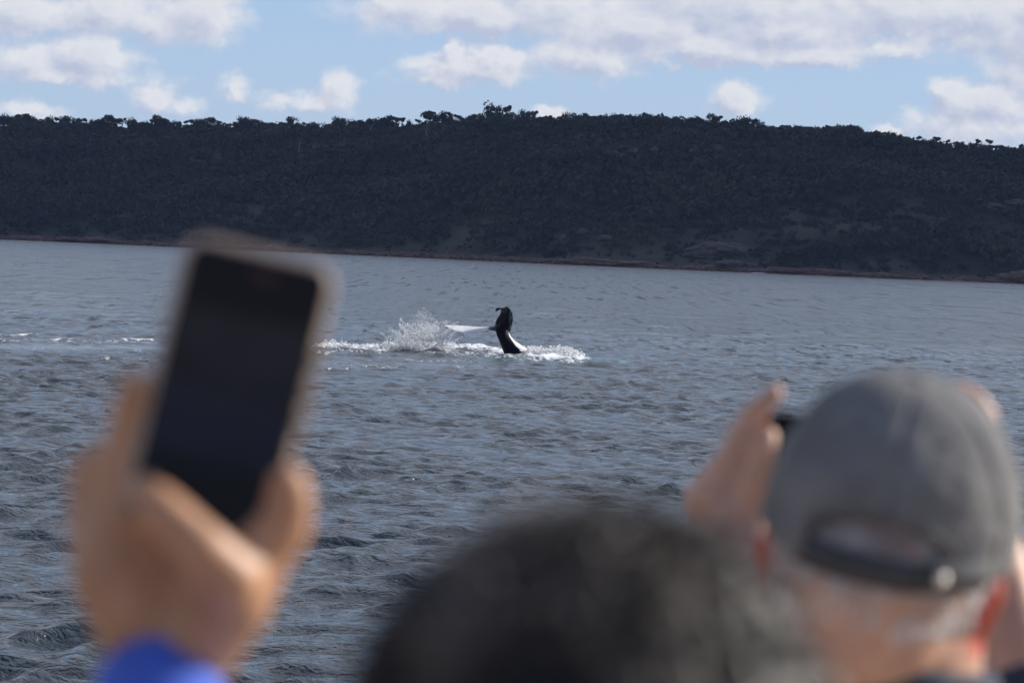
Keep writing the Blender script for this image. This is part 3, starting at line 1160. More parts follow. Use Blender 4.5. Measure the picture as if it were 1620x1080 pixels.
def relaxed_hand(bm, wr, d, side):
    """hand hanging along d from the wrist; side = which way the thumb goes"""
    d = d.normalized()
    f_ = Vector((0, 1, 0))
    ell_bm(bm, wr + d * .05, (.016, .042, .05))
    ch = []
    for k, (L_, o) in enumerate(((.075, .032), (.085, .011), (.078, -.010), (.06, -.030))):
        p0 = wr + d * .08 + f_ * o
        cur = Vector((side * .012, 0, 0))
        ch.append([(p0, .0095), (p0 + d * L_ * .45 + cur * .5, .0085), (p0 + d * L_ * .78 + cur * 1.5, .0078), (p0 + d * L_ + cur * 2.6, .007)])
    p0 = wr + d * .03 + f_ * .03
    ch.append([(p0, .013), (p0 + d * .03 + f_ * .02, .011), (p0 + d * .062 + f_ * .026, .0095)])
    fingers(bm, ch)


def torso_and_legs(bm, x, y, sh_z, grow=0.0, rot=0.0, legs=True, top=True, half=.175):
    g_ = grow
    e = Matrix.Rotation(rot, 3, 'Z')
    at = lambda dx, dy, z: Vector((x, y, 0)) + e @ Vector((dx, dy, 0)) + Z * z
    if top:
        ell_bm(bm, at(0, 0, sh_z - .17), (half - .015 + g_, .115 + g_, .20 + g_), e)
        ell_bm(bm, at(0, .01, sh_z - .36), (.145 + g_, .105 + g_, .18 + g_), e)
        cone_bm(bm, at(-half + .03, 0, sh_z - .03), .058 + g_, at(half - .03, 0, sh_z - .03), .058 + g_)
    if legs:
        ell_bm(bm, at(0, 0, sh_z - .54), (.16 + g_, .115 + g_, .12 + g_), e)
        hip = sh_z - .60
        for sd in (-1, 1):
            kn = at(sd * .10, .02, (hip + DECK_Z) / 2 + .02)
            an = at(sd * .11, -.01, DECK_Z + .10)
            cone_bm(bm, at(sd * .09, 0, hip), .085 + g_, kn, .055 + g_)
            cone_bm(bm, kn, .055 + g_, an, .036 + g_)


def shoes(root, x, y, rot=0.0):
    e = Matrix.Rotation(rot, 3, 'Z')
    for sd in (-1, 1):
        bm = bmesh.new()
        at = lambda dx, dy, z: Vector((x, y, 0)) + e @ Vector((dx, dy, 0)) + Z * z
        cone_bm(bm, at(sd * .11, -.05, DECK_Z + .045), .042, at(sd * .12, .13, DECK_Z + .036), .034)
        cone_bm(bm, at(sd * .11, -.04, DECK_Z + .05), .04, at(sd * .11, -.01, DECK_Z + .11), .045)
        remeshed('shoe', bm, .008, 2, M_shoe, root)


M_shoe = simple('dark shoe leather', (0.03, 0.03, 0.032), 0.5, 0.4)
M_pants = simple('dark trousers cloth', (0.035, 0.04, 0.055), 0.9, 0.2, 60, .2)


def eyes(root, c, rot):
    for sd in (-1, 1):
        bm = bmesh.new()
        ell_bm(bm, c + rot @ Vector((sd * .031, .078, .006)), (.0125, .0125, .0125))
        e_ = bm_link('eye', bm, M_eye, root)
        bm = bmesh.new()
        ell_bm(bm, c + rot @ Vector((sd * .031, .0875, .006)), (.0055, .0045, .0055))
        i_ = bm_link('iris', bm, M_iris)
        i_.parent = e_
        i_.matrix_parent_inverse = e_.matrix_world.inverted()


def strands(name, pts_nrm, length, rad, mat, parent, r, sweep=Vector((0, 0, 0)), curl=.5, nseg=4):
    """hair: three-sided tapering tubes"""
    V, Fc, off = [], [], 0
    for (p, nr_) in pts_nrm:
        d = (nr_ + Vector(r.normal(size=3)) * curl + sweep).normalized()
        bend = (Vector(r.normal(size=3)) * .5 + sweep + Vector((0, 0, -.5))) * .35
        L_ = length * r.uniform(.5, 1.15)
        c = p.copy()
        for k in range(nseg + 1):
            t = k / nseg
            a = d.orthogonal().normalized()
            b_ = d.cross(a).normalized()
            w = rad * (1 - .75 * t)
            for q_ in range(3):
                an = 2.0944 * q_
                V.append(c + (a * math.cos(an) + b_ * math.sin(an)) * w)
            if k:
                o = off + 3 * (k - 1)
                for q_ in range(3):
                    Fc.append((o + q_, o + (q_ + 1) % 3, o + 3 + (q_ + 1) % 3, o + 3 + q_))
            c = c + d * (L_ / nseg)
            d = (d + bend).normalized()
        off += 3 * (nseg + 1)
    return link(name, mesh_np(name, np.array([tuple(v) for v in V]), np.array(Fc), True), mat, parent)


# ---- the man in the cap ------------------------------------------------
D3 = 3.0
capc = P(1404, 846, D3)                                   # centre of the cap's rim
CAPROT = (Matrix.Rotation(R(7.0), 3, 'Y') @ Matrix.Rotation(R(15), 3, 'X') @ Matrix.Rotation(R(-9), 3, 'Z')).to_3x3()
headc = capc + CAPROT @ Vector((0, 0.002, -.040))
man = empty('person', Vector((capc.x, capc.y, DECK_Z)))
tag(man, 'man in a grey cap seen from behind holding a phone up with both hands', 'person')
sz3 = capc.z - .205
sh = [Vector((capc.x - .19, capc.y + .02, sz3)), Vector((capc.x + .19, capc.y + .02, sz3))]
elb = [P(1110, 1330, 3.28), P(1700, 1420, 3.2)]
wr_l, wr_r = P(1172, 905, 3.34), P(1594, 940, 3.33)
DH = 3.38
bm = bmesh.new()
head_parts(bm, headc, CAPROT, 1.0, ear=False)
Lh = lambda x, y, z: headc + CAPROT @ Vector((x, y, z))
for sd in (-1, 1):
    for (a, b_, ra, rb) in (((sd * .083, -.012, .034), (sd * .088, -.020, .016), .010, .011), ((sd * .088, -.020, .016), (sd * .084, -.014, -.012), .011, .009),
                            ((sd * .084, -.014, -.012), (sd * .079, -.004, -.032), .009, .007), ((sd * .079, -.004, .02), (sd * .078, 0, -.02), .010, .009)):
        cone_bm(bm, Lh(*a), ra, Lh(*b_), rb)
neck0 = P(1428, 960, 3.02)
cone_bm(bm, neck0, .065, Vector((capc.x + .01, capc.y + .015, sz3 + .02)), .070)
cone_bm(bm, Lh(0, -.03, -.03), .067, neck0, .065)
torso_and_legs(bm, capc.x, capc.y + .03, sz3)
for s_, e_, w_ in zip(sh, elb, (wr_l, wr_r)):
    cone_bm(bm, s_, .052, e_, .042)
    cone_bm(bm, e_, .042, w_, .027)
H = lambda x_, y_, d=DH: P(x_, y_, d)
# left hand: heel and back of the hand, index along the top edge, thumb tip on the near face, others under the phone
cone_bm(bm, wr_l, .027, H(1150, 830), .029)
cone_bm(bm, H(1165, 840), .027, H(1122, 788), .022)
cone_bm(bm, H(1150, 830), .027, H(1160, 765, DH + .01), .018)
cone_bm(bm, H(1122, 788), .020, H(1146, 742), .0155)
fingers(bm, [
    [(H(1148, 742), .014), (H(1170, 690), .0115), (H(1190, 655), .0105), (H(1212, 634), .0098), (H(1226, 622), .0085)],
    [(H(1160, 752, DH + .02), .013), (H(1182, 700, DH + .03), .011), (H(1206, 672, DH + .03), .0095), (H(1235, 665, DH + .03), .008)],
    [(H(1165, 775, DH + .02), .013), (H(1192, 735, DH + .035), .011), (H(1222, 715, DH + .035), .0095), (H(1250, 712, DH + .035), .008)],
    [(H(1170, 800, DH + .02), .012), (H(1200, 772, DH + .03), .010), (H(1226, 760, DH + .03), .009), (H(1250, 764, DH + .03), .0075)],
    [(H(1180, 800, DH - .01), .016), (H(1200, 742, DH - .02), .0125), (H(1210, 708, DH - .022), .0118), (H(1214, 690, DH - .02), .010)]])
# right hand, mostly behind the cap: finger tips show over its right shoulder
cone_bm(bm, wr_r, .025, H(1566, 830), .026)
cone_bm(bm, H(1566, 830), .025, H(1558, 745), .020)
fingers(bm, [
    [(H(1560, 735), .013), (H(1570, 695), .0112), (H(1562, 658), .0100), (H(1542, 630), .0095), (H(1520, 616), .0082)],
    [(H(1572, 750, DH + .02), .013), (H(1574, 700, DH + .03), .011), (H(1560, 672, DH + .035), .0095), (H(1530, 664, DH + .035), .008)],
    [(H(1590, 770, DH + .02), .013), (H(1570, 730, DH + .035), .011), (H(1545, 715, DH + .035), .0095), (H(1515, 712, DH + .035), .008)],
    [(H(1588, 800, DH + .02), .012), (H(1560, 772, DH + .03), .010), (H(1535, 760, DH + .03), .009), (H(1510, 764, DH + .03), .0075)],
    [(H(1575, 800, DH - .01), .016), (H(1550, 742, DH - .02), .0125), (H(1535, 708, DH - .022), .0118), (H(1525, 690, DH - .02), .010)]])
body = remeshed('body', bm, .0042, 2, SKIN_PINK, man)
v = vco(body.data)
loc = (v - np.array(headc)) @ np.array(CAPROT)
ear = smoothstep(np.abs(loc[:, 0]), .0755, .083) * (loc[:, 2] < .06) * smoothstep(loc[:, 2], -.040, -.030) * smoothstep(loc[:, 1], -.036, -.030) * (loc[:, 1] < .03)  # red of light through the backlit ears, put into the skin colour
fattr(body.data, 'redness', np.maximum(ear, 0.03))
eyes(man, headc, CAPROT)

M_jacket = simple('slate blue jacket', (0.045, 0.062, 0.085), 0.8, 0.3, 40, .2, bump=.002)
bm = bmesh.new()
torso_and_legs(bm, capc.x, capc.y + .03, sz3, .014, legs=False)
for s_, e_, w_ in zip(sh, elb, (wr_l, wr_r)):
    cone_bm(bm, s_, .068, e_, .058)
    cone_bm(bm, e_, .056, e_.lerp(w_, .72), .042, flat=True)
cone_bm(bm, Vector((capc.x + .004, capc.y + .020, sz3 - .02)), .110, Vector((capc.x + .010, capc.y + .026, capc.z - .103)), .086, flat=True, seg=32)
remeshed('jacket', bm, .007, 4, M_jacket, man)
bm = bmesh.new()
torso_and_legs(bm, capc.x, capc.y + .03, sz3, .012, top=False)
remeshed('trousers', bm, .009, 3, M_pants, man)
shoes(man, capc.x, capc.y + .03)

# hair showing in the cap's opening and below it
M_greyhair = simple('short grey hair', (0.78, 0.74, 0.74), 0.5, 0.5, 60, .35)
r = np.random.default_rng(31)
pn = []
while len(pn) < 5200:
    d = Vector(r.normal(size=3)).normalized()
    if d.y > 0.35 or d.z < -.38 or (d.z < 0 and r.random() < .72):
        continue
    p = Lh(0, -.008, .03) + CAPROT @ Vector((d.x * .083, d.y * .104, d.z * .093))
    pn.append((p, CAPROT @ d))
strands('hair', pn, .012, .0009, M_greyhair, man, r, sweep=Vector((0, 0, -.9)), curl=.35, nseg=3)


def mat_cap(n, b):
    t = n.new('ShaderNodeTexCoord').outputs['Object']
    f = n.noise(t, 18.0, 4, 0.6)
    f2 = n.noise(t, 700.0, 2, 0.5)
    c = n.mix(n.smooth(f, 0.3, 0.7), (0.150, 0.145, 0.142), (0.215, 0.208, 0.20))
    n.put(b.inputs['Base Color'], c)
    b.inputs['Roughness'].default_value = 0.9
    b.inputs['Specular IOR Level'].default_value = 0.25
    bp = n.new('ShaderNodeBump')
    bp.inputs['Distance'].default_value = 0.0006
    n.put(bp.inputs['Height'], n.math('ADD', f2, n.math('MULTIPLY', f, 6.0)))
    n.put(b.inputs['Normal'], bp.outputs[0])


M_cap = material('washed grey cotton twill', mat_cap)
M_capdark = simple('dark grey strap', (0.06, 0.061, 0.067), 0.8, 0.3, 80, .2)
CM = Matrix.Translation(capc) @ CAPROT.to_4x4()
cap = empty('cap', capc)
cap.parent = man
cap.matrix_parent_inverse = man.matrix_world.inverted()
del cap
NA, NP = 180, 60
AX, AY, AZ = .1005, .116, .127


def cap_pt(th, ph, off=0.0):
    """th round the head (0 = right, 90 = front), ph 0 top .. 1 rim"""
    a = ph * math.pi / 2
    e = 0.86
    sa, ca = math.sin(a) ** e, math.cos(a) ** 0.92
    x, y, z = AX * sa * math.cos(th), AY * sa * math.sin(th), AZ * ca
    seam = min(abs(((math.degrees(th) - 30) % 60) - 0), abs(((math.degrees(th) - 30) % 60) - 60))
    groove = -.0032 * math.exp(-(seam / 2.2) ** 2) * min(1, ph * 3)
    q_ = Vector((x, y, z))
    w_ = mnoise.fractal(q_ * 26 + Vector((3, 1, 7)), 1.0, 2.0, 3) * .0028 + mnoise.noise(Vector((x * 14, y * 14, z * 40))) * .0015
    nn = Vector((x / AX ** 2, y / AY ** 2, z / AZ ** 2 + 1e-6)).normalized()
    return q_ + nn * (off + groove + w_ * min(1, ph * 2))


bm = bmesh.new()
grid = []
for p_ in range(1, NP + 1):
    ph = p_ / NP
    grid.append([bm.verts.new(cap_pt(2 * math.pi * k / NA, ph)) for k in range(NA)])
tip = bm.verts.new((0, 0, AZ))
for k in range(NA):
    bm.faces.new((grid[0][k], grid[0][(k + 1) % NA], tip))
for p_ in range(NP - 1):
    for k in range(NA):
        k2 = (k + 1) % NA
        q_ = [grid[p_][k], grid[p_ + 1][k], grid[p_ + 1][k2], grid[p_][k2]]
        c = sum((v_.co for v_ in q_), Vector()) / 4
        if c.y < 0 and abs(c.x) < .058:
            arch = .020 + .031 * math.sqrt(max(0, 1 - (c.x / .058) ** 2))
            if c.z < arch:
                continue
        bm.faces.new(q_)
for v_ in list(bm.verts):
    if not v_.link_faces:
        bm.verts.remove(v_)
crown = bm_link('cap', bm, M_cap)
crown.matrix_world = CM
sol = crown.modifiers.new('cloth', 'SOLIDIFY')
sol.thickness, sol.offset = .0016, 1
crown.parent = man
crown.matrix_parent_inverse = man.matrix_world.inverted()


def sub(name, bm, mat, smooth=True):
    o = bm_link(name, bm, mat, smooth=smooth)
    o.parent = crown
    return o


# strap across the opening, seamed edge of the arch, brim, button, stud
bm = bmesh.new()


def band(bm, th0, th1, z0, z1, off, n_=48, thick=.0016):
    rows = []
    for k in range(n_ + 1):
        th = math.radians(th0 + (th1 - th0) * k / n_)
        r4 = []
        for (z_, o_) in ((z0, off), (z1, off - .001), (z1, off - .001 + thick), (z0, off + thick)):
            rr_ = 1 + o_ / .1
            r4.append(bm.verts.new((AX * rr_ * math.cos(th), AY * rr_ * math.sin(th), z_)))
        rows.append(r4)
    for a, b_ in zip(rows[:-1], rows[1:]):
        for q_ in range(4):
            bm.faces.new((a[q_], a[(q_ + 1) % 4], b_[(q_ + 1) % 4], b_[q_]))
    bm.faces.new(rows[0][::-1])
    bm.faces.new(rows[-1])


band(bm, 232, 312, -.004, .020, .0005)
sub('strap', bm, M_capdark)
bm = bmesh.new()
band(bm, 296, 322, -.002, .022, .0032)
sub('strap_end', bm, M_cap)
bm = bmesh.new()
arch_pts = []
for k in range(33):
    x_ = .058 * math.cos(math.pi * k / 32)
    z_ = .020 + .031 * math.sin(math.pi * k / 32)
    # nearest y on the shell at this height
    rr_ = (1 - (min(z_ / AZ, 1)) ** (2 / .92)) ** .43
    y_ = -AY * math.sqrt(max(.0, rr_ ** 2 - (x_ / AX) ** 2))
    arch_pts.append(Vector((x_, y_ - .0015, z_)))
for a, b_ in zip(arch_pts[:-1], arch_pts[1:]):
    cone_bm(bm, a, .0026, b_, .0026, seg=8)
sub('piping', bm, M_cap)
bm = bmesh.new()
ell_bm(bm, (0, 0, AZ + .001), (.008, .008, .004))
sub('button', bm, M_cap)
bm = bmesh.new()
ths = math.radians(299)
sp_ = Vector((AX * 1.055 * math.cos(ths), AY * 1.055 * math.sin(ths), .010))
nn = Vector((math.cos(ths), math.sin(ths), .1)).normalized()
bmesh.ops.create_cone(bm, cap_ends=True, segments=24, radius1=.0052, radius2=.0042, depth=.003, matrix=Matrix.Translation(sp_) @ nn.to_track_quat('Z', 'Y').to_matrix().to_4x4())
ell_bm(bm, sp_ + nn * .0014, (.0034, .0034, .0016))
sub('stud', bm, simple('brass stud', (0.95, 0.88, 0.76), 0.42, 0.5, 60, .05, metal=1.0))
for q_ in range(6):
    th = math.radians(q_ * 60)
    c0 = cap_pt(th, .42, .0012)
    bm = bmesh.new()
    nn = Vector((c0.x / AX ** 2, c0.y / AY ** 2, c0.z / AZ ** 2)).normalized()
    M_ = Matrix.Translation(c0) @ nn.to_track_quat('Z', 'Y').to_matrix().to_4x4()
    for a in range(12):
        u0, u1 = 6.2832 * a / 12, 6.2832 * (a + 1) / 12
        cone_bm(bm, M_ @ Vector((math.cos(u0) * .003, math.sin(u0) * .003, 0)), .0011, M_ @ Vector((math.cos(u1) * .003, math.sin(u1) * .003, 0)), .0011, flat=True, seg=6)
    sub('eyelet', bm, M_capdark)
bm = bmesh.new()
rows = []
for a in range(25):
    th = math.radians(22 + 136 * a / 24)
    row = []
    for k in range(9):
        t = k / 8
        base = Vector((AX * math.cos(th), AY * math.sin(th), 0))
        ext = .072 * math.sin(math.pi * (a / 24)) ** .6 * t
        p = base + Vector((0, ext, 0))
        p.z = -.004 - .10 * ext - 3.2 * p.x ** 2 * t
        row.append(bm.verts.new(p))
    rows.append(row)
for a in range(24):
    for k in range(8):
        bm.faces.new((rows[a][k], rows[a][k + 1], rows[a + 1][k + 1], rows[a + 1][k]))
br = sub('brim', bm, M_cap)
sol = br.modifiers.new('board', 'SOLIDIFY')
sol.thickness = .003


# ---- phones -------------------------------------------------------------
def slab(bm, w, h, t, rad, M, bev=.0015):
    """rounded rectangular slab in the local XZ plane, thickness along Y (front at -Y)"""
    out = []
    for (cx, cz, a0) in ((w / 2 - rad, h / 2 - rad, 0), (-w / 2 + rad, h / 2 - rad, 90), (-w / 2 + rad, -h / 2 + rad, 180), (w / 2 - rad, -h / 2 + rad, 270)):
        for k in range(9):
            a = math.radians(a0 + 90 * k / 8)
            out.append((cx, cz, math.cos(a), math.sin(a)))
    rings = []
    for (y_, inset) in ((-t / 2, bev), (-t / 2 + bev, 0), (t / 2 - bev, 0), (t / 2, bev)):
        rings.append([bm.verts.new(M @ Vector((cx + (rad - inset) * ca, y_, cz + (rad - inset) * sa))) for cx, cz, ca, sa in out])
    n_ = len(out)
    for a, b_ in zip(rings[:-1], rings[1:]):
        for k in range(n_):
            bm.faces.new((a[k], b_[k], b_[(k + 1) % n_], a[(k + 1) % n_]))
    bm.faces.new(rings[0])
    bm.faces.new(rings[-1][::-1])
    bmesh.ops.recalc_face_normals(bm, faces=bm.faces)


def frame_from(tl, tr, bl):
    x_ = (tr - tl).normalized()
    z_ = (tl - bl)
    z_ = (z_ - x_ * z_.dot(x_)).normalized()
    y_ = z_.cross(x_)
    return Matrix((x_, y_, z_)).transposed()


M_case = simple('pale translucent phone case', (0.48, 0.35, 0.25), 0.35, 0.5, 30, .05)


def mat_screen(n, b):
    t = n.new('ShaderNodeTexCoord').outputs['Object']
    sp = n.new('ShaderNodeSeparateXYZ')
    n.put(sp.inputs[0], t)
    z_ = sp.outputs[2]
    band_ = n.math('MULTIPLY', n.smooth(z_, .048, .036), n.smooth(z_, -.040, -.030))
    f = n.noise(n.vmath('MULTIPLY', t, (18, 1, 30)), 1.0, 3, .5)
    sea_ = n.mix(n.smooth(z_, .018, -.02), (0.030, 0.031, 0.045), (0.018, 0.021, 0.050))
    c = n.mix(n.math('MULTIPLY', band_, n.smooth(f, .2, .6)), (0.006, 0.007, 0.012), sea_)
    n.put(b.inputs['Emission Color'], c)
    b.inputs['Emission Strength'].default_value = 0.22
    b.inputs['Base Color'].default_value = (0.006, 0.006, 0.008, 1)
    b.inputs['Roughness'].default_value = 0.15
    b.inputs['Specular IOR Level'].default_value = 0.10


M_screen = material('dim phone screen', mat_screen)
DP = 2.015
tl, tr2, bl = P(299, 383, DP + .004), P(511, 434, DP), P(211, 812, DP - .006)
rotp = frame_from(tl, tr2, bl)
wS, hS = (tr2 - tl).length, (tl - bl).length
cS = tl + (tr2 - tl) / 2 + (bl - tl) / 2
MP = Matrix.Translation(cS) @ rotp.to_4x4()
phone = empty('phone', cS)
phone.matrix_world = MP
tag(phone, 'phone in a pale case held upright in one raised hand, dark screen showing', 'phone')


def pchild(name, bm, mat, root, smooth=False):
    o = bm_link(name, bm, mat, smooth=smooth)
    o.parent = root
    return o


I4 = Matrix.Identity(4)
bm = bmesh.new()
slab(bm, wS + .0092, hS + .0095, .0110, .0125, Matrix.Translation((-.0012, .0062, .0008)), .0022)
pchild('case', bm, M_case, phone)
bm = bmesh.new()
slab(bm, wS + .003, hS + .003, .004, .0095, Matrix.Translation((0, .0005, 0)), .0008)
pchild('bezel', bm, simple('black phone glass', (0.006, 0.006, 0.008), .15, .35, 30, .1), phone)
bm = bmesh.new()
slab(bm, wS, hS, .0006, .008, Matrix.Translation((0, -.0019, 0)), .0002)
scr = pchild('screen', bm, M_screen, phone)


def mat_rec(n, b):
    b.inputs['Base Color'].default_value = (0.03, 0.004, 0.002, 1)
    b.inputs['Emission Color'].default_value = (0.55, 0.06, 0.03, 1)
    b.inputs['Emission Strength'].default_value = 0.02


bm = bmesh.new()
slab(bm, .013, .0035, .0002, .0016, Matrix.Translation((.004, -.00235, hS / 2 - .008)), .00005)
ri = bm_link('recording_timer', bm, material('red recording badge', mat_rec), smooth=False)
ri.parent = scr
for (dz) in (.028, .012, -.004):
    bm = bmesh.new()
    slab(bm, .0016, .012, .004, .0007, Matrix.Translation((wS / 2 + .0052, .005, dz)) , .0003)
    pchild('side_button', bm, M_case, phone)

# second phone
tl2, tr3, bl2 = P(1212, 652, DH - .002), P(1556, 668, DH - .002), P(1207, 792, DH - .002)
rot2 = frame_from(tl2, tr3, bl2)
w2, h2 = (tr3 - tl2).length, (tl2 - bl2).length
c2 = tl2 + (tr3 - tl2) / 2 + (bl2 - tl2) / 2
phone2 = empty('phone', c2)
phone2.matrix_world = Matrix.Translation(c2) @ rot2.to_4x4()
tag(phone2, 'black phone held sideways in front of the man in the grey cap', 'phone')
M_black = simple('black phone shell', (0.008, 0.008, 0.010), .3, .4, 30, .1)
bm = bmesh.new()
slab(bm, w2, h2, .0085, .010, I4, .0015)
pchild('shell', bm, M_black, phone2)
bm = bmesh.new()
slab(bm, w2 - .005, h2 - .005, .0006, .008, Matrix.Translation((0, -.0045, 0)), .0002)
pchild('screen', bm, simple('switched dark screen', (0.007, 0.008, 0.012), .12, .35, 10, .1), phone2)

# ---- the person holding the pale phone ------------------------------------
ax_, ay_ = -.37, 1.56
hz = 4.62
person_a = empty('person', Vector((ax_, ay_, DECK_Z)))
tag(person_a, 'person in a bright blue sleeve whose raised hand holds the pale cased phone', 'person')
ca = Vector((ax_, ay_, hz))
ra = Matrix.Identity(3)
sa_z = hz - .215
bm = bmesh.new()
head_parts(bm, ca, ra, .96)
cone_bm(bm, ca + Vector((0, -.02, -.04)), .05, Vector((ax_, ay_, sa_z + .02)), .055)
torso_and_legs(bm, ax_, ay_, sa_z, half=.16)
shr, ela = Vector((ax_ + .155, ay_, sa_z - .02)), P(330, 1560, 1.88)
wra = P(268, 1085, 2.035)
cone_bm(bm, shr, .045, ela, .037)
cone_bm(bm, ela, .037, wra, .0265)
shl = Vector((ax_ - .16, ay_, sa_z - .02))
ell_, wll = shl + Vector((-.06, -.03, -.27)), shl + Vector((-.05, .06, -.49))
cone_bm(bm, shl, .045, ell_, .036)
cone_bm(bm, ell_, .036, wll, .026)
relaxed_hand(bm, wll, Vector((0, .15, -1)), 1)
h_ = lambda x_, y_, d=2.035: P(x_, y_, d)
cone_bm(bm, wra, .0265, h_(232, 975, 2.042), .026)                # heel of the palm
cone_bm(bm, h_(222, 990), .024, h_(180, 900), .0235)
cone_bm(bm, h_(180, 900), .0235, h_(178, 850), .020)        # little-finger side of the palm
cone_bm(bm, h_(240, 970, 2.045), .026, h_(268, 885, 2.064), .024)
cone_bm(bm, h_(205, 930, 2.045), .024, h_(225, 850, 2.050), .021)
cone_bm(bm, h_(262, 900, 2.055), .023, h_(366, 930, 2.030), .022)       # hollow of the palm, fill added to block sun through the gap
cone_bm(bm, h_(262, 850, 2.055), .020, h_(372, 872, 2.036), .019)
cone_bm(bm, h_(300, 985, 2.040), .024, h_(236, 870, 2.040), .022)
cone_bm(bm, h_(215, 800, 2.052), .017, h_(330, 850, 2.046), .017)

cone_bm(bm, h_(305, 1030, 2.025), .023, h_(366, 950, 2.010), .0215)   # ball of the thumb
cone_bm(bm, h_(366, 950, 2.010), .0215, h_(405, 880, 2.012), .0180)
cone_bm(bm, h_(340, 925, 2.005), .018, h_(385, 885, 2.012), .0165)
fingers(bm, [
    # thumb up the right edge of the phone
    [(h_(405, 880, 2.012), .018), (h_(446, 834, 2.012), .0155), (h_(456, 796, 2.010), .0135), (h_(456, 768, 2.006), .0115)],
    # finger folded across the near lower-left corner
    [(h_(362, 915, 1.992), .0180), (h_(318, 868, 1.980), .0150), (h_(266, 815, 1.978), .0125), (h_(232, 780, 1.984), .0105)],
    # index beside the left edge
    [(h_(192, 860, 2.035), .0160), (h_(200, 770, 2.03), .0138), (h_(206, 685, 2.028), .0124), (h_(213, 614, 2.020), .0098)],
    # two more behind the phone
    [(h_(160, 880, 2.045), .0165), (h_(150, 800, 2.045), .0150), (h_(149, 745, 2.045), .0132), (h_(200, 700, 2.056), .0105), (h_(290, 665, 2.047), .0085)],
    [(h_(190, 820, 2.055), .0150), (h_(235, 770, 2.058), .0120), (h_(290, 730, 2.054), .0100), (h_(340, 712, 2.047), .0082)]])
body_a = remeshed('body', bm, .0038, 2, SKIN_TAN, person_a)
fattr(body_a.data, 'redness', np.zeros(len(body_a.data.vertices)))
eyes(person_a, ca, ra)
M_blue = simple('bright blue jacket', (0.07, 0.14, 0.58), 0.75, 0.3, 40, .12, bump=.001)
bm = bmesh.new()
torso_and_legs(bm, ax_, ay_, sa_z, .013, legs=False, half=.16)
cone_bm(bm, shr, .060, ela, .050)
cuff = P(246, 1064, 2.032)
cone_bm(bm, ela, .050, ela.lerp(cuff, .5), .040)
cone_bm(bm, ela.lerp(cuff, .5), .041, cuff, .0335, flat=True, seg=28)
cone_bm(bm, shl, .060, ell_, .050)
cone_bm(bm, ell_, .050, ell_.lerp(wll, .93), .036, flat=True)
cone_bm(bm, Vector((ax_, ay_, sa_z)), .08, Vector((ax_, ay_, sa_z + .05)), .068, flat=True)
remeshed('jacket', bm, .0055, 3, M_blue, person_a)
bm = bmesh.new()
torso_and_legs(bm, ax_, ay_, sa_z, .012, top=False, half=.16)
remeshed('trousers', bm, .009, 3, M_pants, person_a)
shoes(person_a, ax_, ay_)
M_brownhair = simple('dark brown hair', (0.03, 0.02, 0.014), 0.4, 0.5, 60, .35)
r = np.random.default_rng(32)
pn = []
while len(pn) < 3000:
    d = Vector(r.normal(size=3)).normalized()
    if (d.y > 0.35 and d.z < .45) or d.z < -0.45:
        continue
    pn.append((ca + Vector((d.x * .076, d.y * .095 - .008, d.z * .089 + .028)), d))
strands('hair', pn, .035, .0016, M_brownhair, person_a, r, sweep=Vector((0, 0, -.8)), curl=.35)

# ---- the dark-haired head in the middle ------------------------------------
DM = 1.30
cm = P(958, 1280, DM)
person_m = empty('person', Vector((cm.x, cm.y, DECK_Z)))
tag(person_m, 'person with tousled dark greying hair, only the crown of the head in view', 'person')
rm = Matrix.Rotation(R(-6), 3, 'Z')
hc = cm - Vector((0, 0, .03))
sm_z = hc.z - .225
bm = bmesh.new()
head_parts(bm, hc, rm, .94)
cone_bm(bm, hc + Vector((0, -.02, -.04)), .055, Vector((cm.x, cm.y, sm_z + .02)), .062)
torso_and_legs(bm, cm.x, cm.y, sm_z)
arms = []
for sd in (-1, 1):
    s_ = Vector((cm.x + sd * .175, cm.y, sm_z - .02))
    e_ = s_ + Vector((sd * .04, -.03, -.28))
    w_ = e_ + Vector((0, .09, -.24))
    cone_bm(bm, s_, .048, e_, .038)
    cone_bm(bm, e_, .038, w_, .027)
    relaxed_hand(bm, w_, Vector((0, .2, -1)), -sd)
    arms.append((s_, e_, w_))
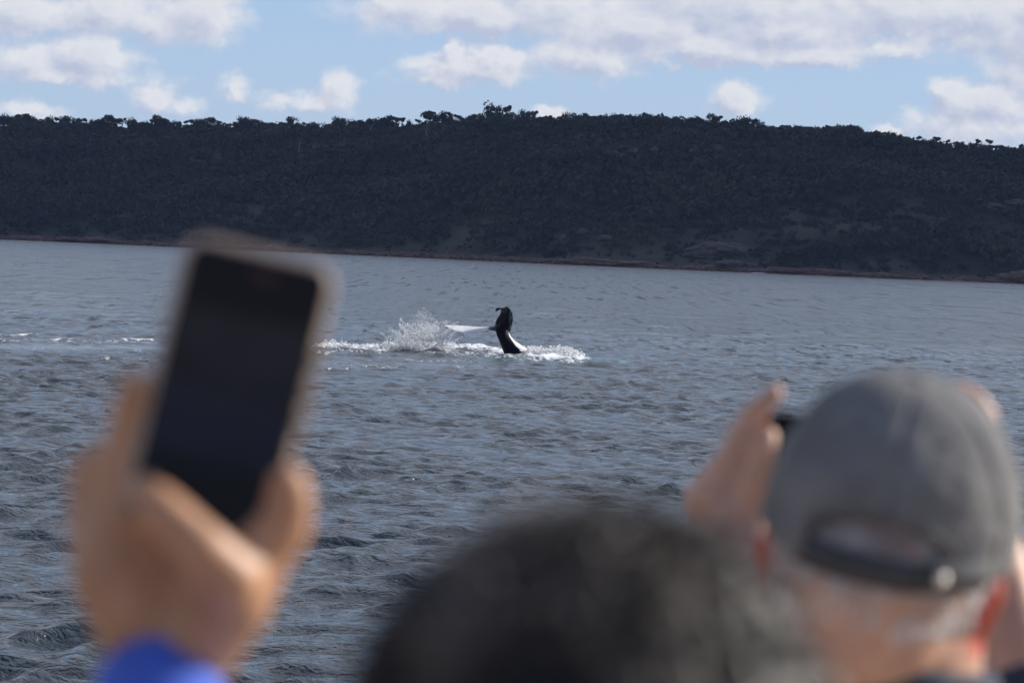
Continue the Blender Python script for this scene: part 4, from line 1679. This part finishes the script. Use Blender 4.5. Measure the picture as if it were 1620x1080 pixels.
body_m = remeshed('body', bm, .0048, 3, SKIN_TAN, person_m)
fattr(body_m.data, 'redness', np.zeros(len(body_m.data.vertices)))
eyes(person_m, hc, rm * 0.94)
bm = bmesh.new()
torso_and_legs(bm, cm.x, cm.y, sm_z, .014, legs=False)
for s_, e_, w_ in arms:
    cone_bm(bm, s_, .062, e_, .052)
    cone_bm(bm, e_, .052, e_.lerp(w_, .93), .040, flat=True)
remeshed('jacket', bm, .008, 3, simple('black jacket', (0.02, 0.02, 0.024), .8, .3, 40, .2), person_m)
bm = bmesh.new()
torso_and_legs(bm, cm.x, cm.y, sm_z, .012, top=False)
remeshed('trousers', bm, .009, 3, M_pants, person_m)
shoes(person_m, cm.x, cm.y)


def mat_hair(n, b):
    t = n.new('ShaderNodeTexCoord').outputs['Object']
    f = n.noise(t, 15.0, 3, 0.55)
    c = n.mix(n.smooth(f, 0.40, 0.70), (0.032, 0.025, 0.021), (0.20, 0.160, 0.130))
    n.put(b.inputs['Base Color'], c)
    b.inputs['Roughness'].default_value = 0.42
    b.inputs['Specular IOR Level'].default_value = 0.6


r = np.random.default_rng(33)
pn = []
lumps = []
for k in range(34):
    d = Vector(r.normal(size=3)).normalized()
    if d.z < -.2:
        d.z = -d.z
    lumps.append((d, r.uniform(.016, .030), r.uniform(.001, .005)))
lumps += [(Vector((-.86, -.3, .45)).normalized(), .030, .008), (Vector((-.15, -.2, .97)).normalized(), .034, .006)]
while len(pn) < 12000:
    d = Vector(r.normal(size=3)).normalized()
    if (d.y > 0.4 and d.z < .4) or d.z < -0.55:
        continue
    ex = -.004
    for (ld, lr, lh) in lumps:
        ang = (d - ld).length * .09
        ex += lh * math.exp(-(ang / lr) ** 2)
    dr = rm @ d
    pn.append((hc + rm @ Vector((d.x * (.078 + ex), -.008 + d.y * (.097 + ex), .03 + d.z * (.092 + ex))), dr))
strands('hair', pn, .019, .0015, material('dark greying hair', mat_hair), person_m, r, sweep=Vector((-.1, -.1, -.8)), curl=.3)
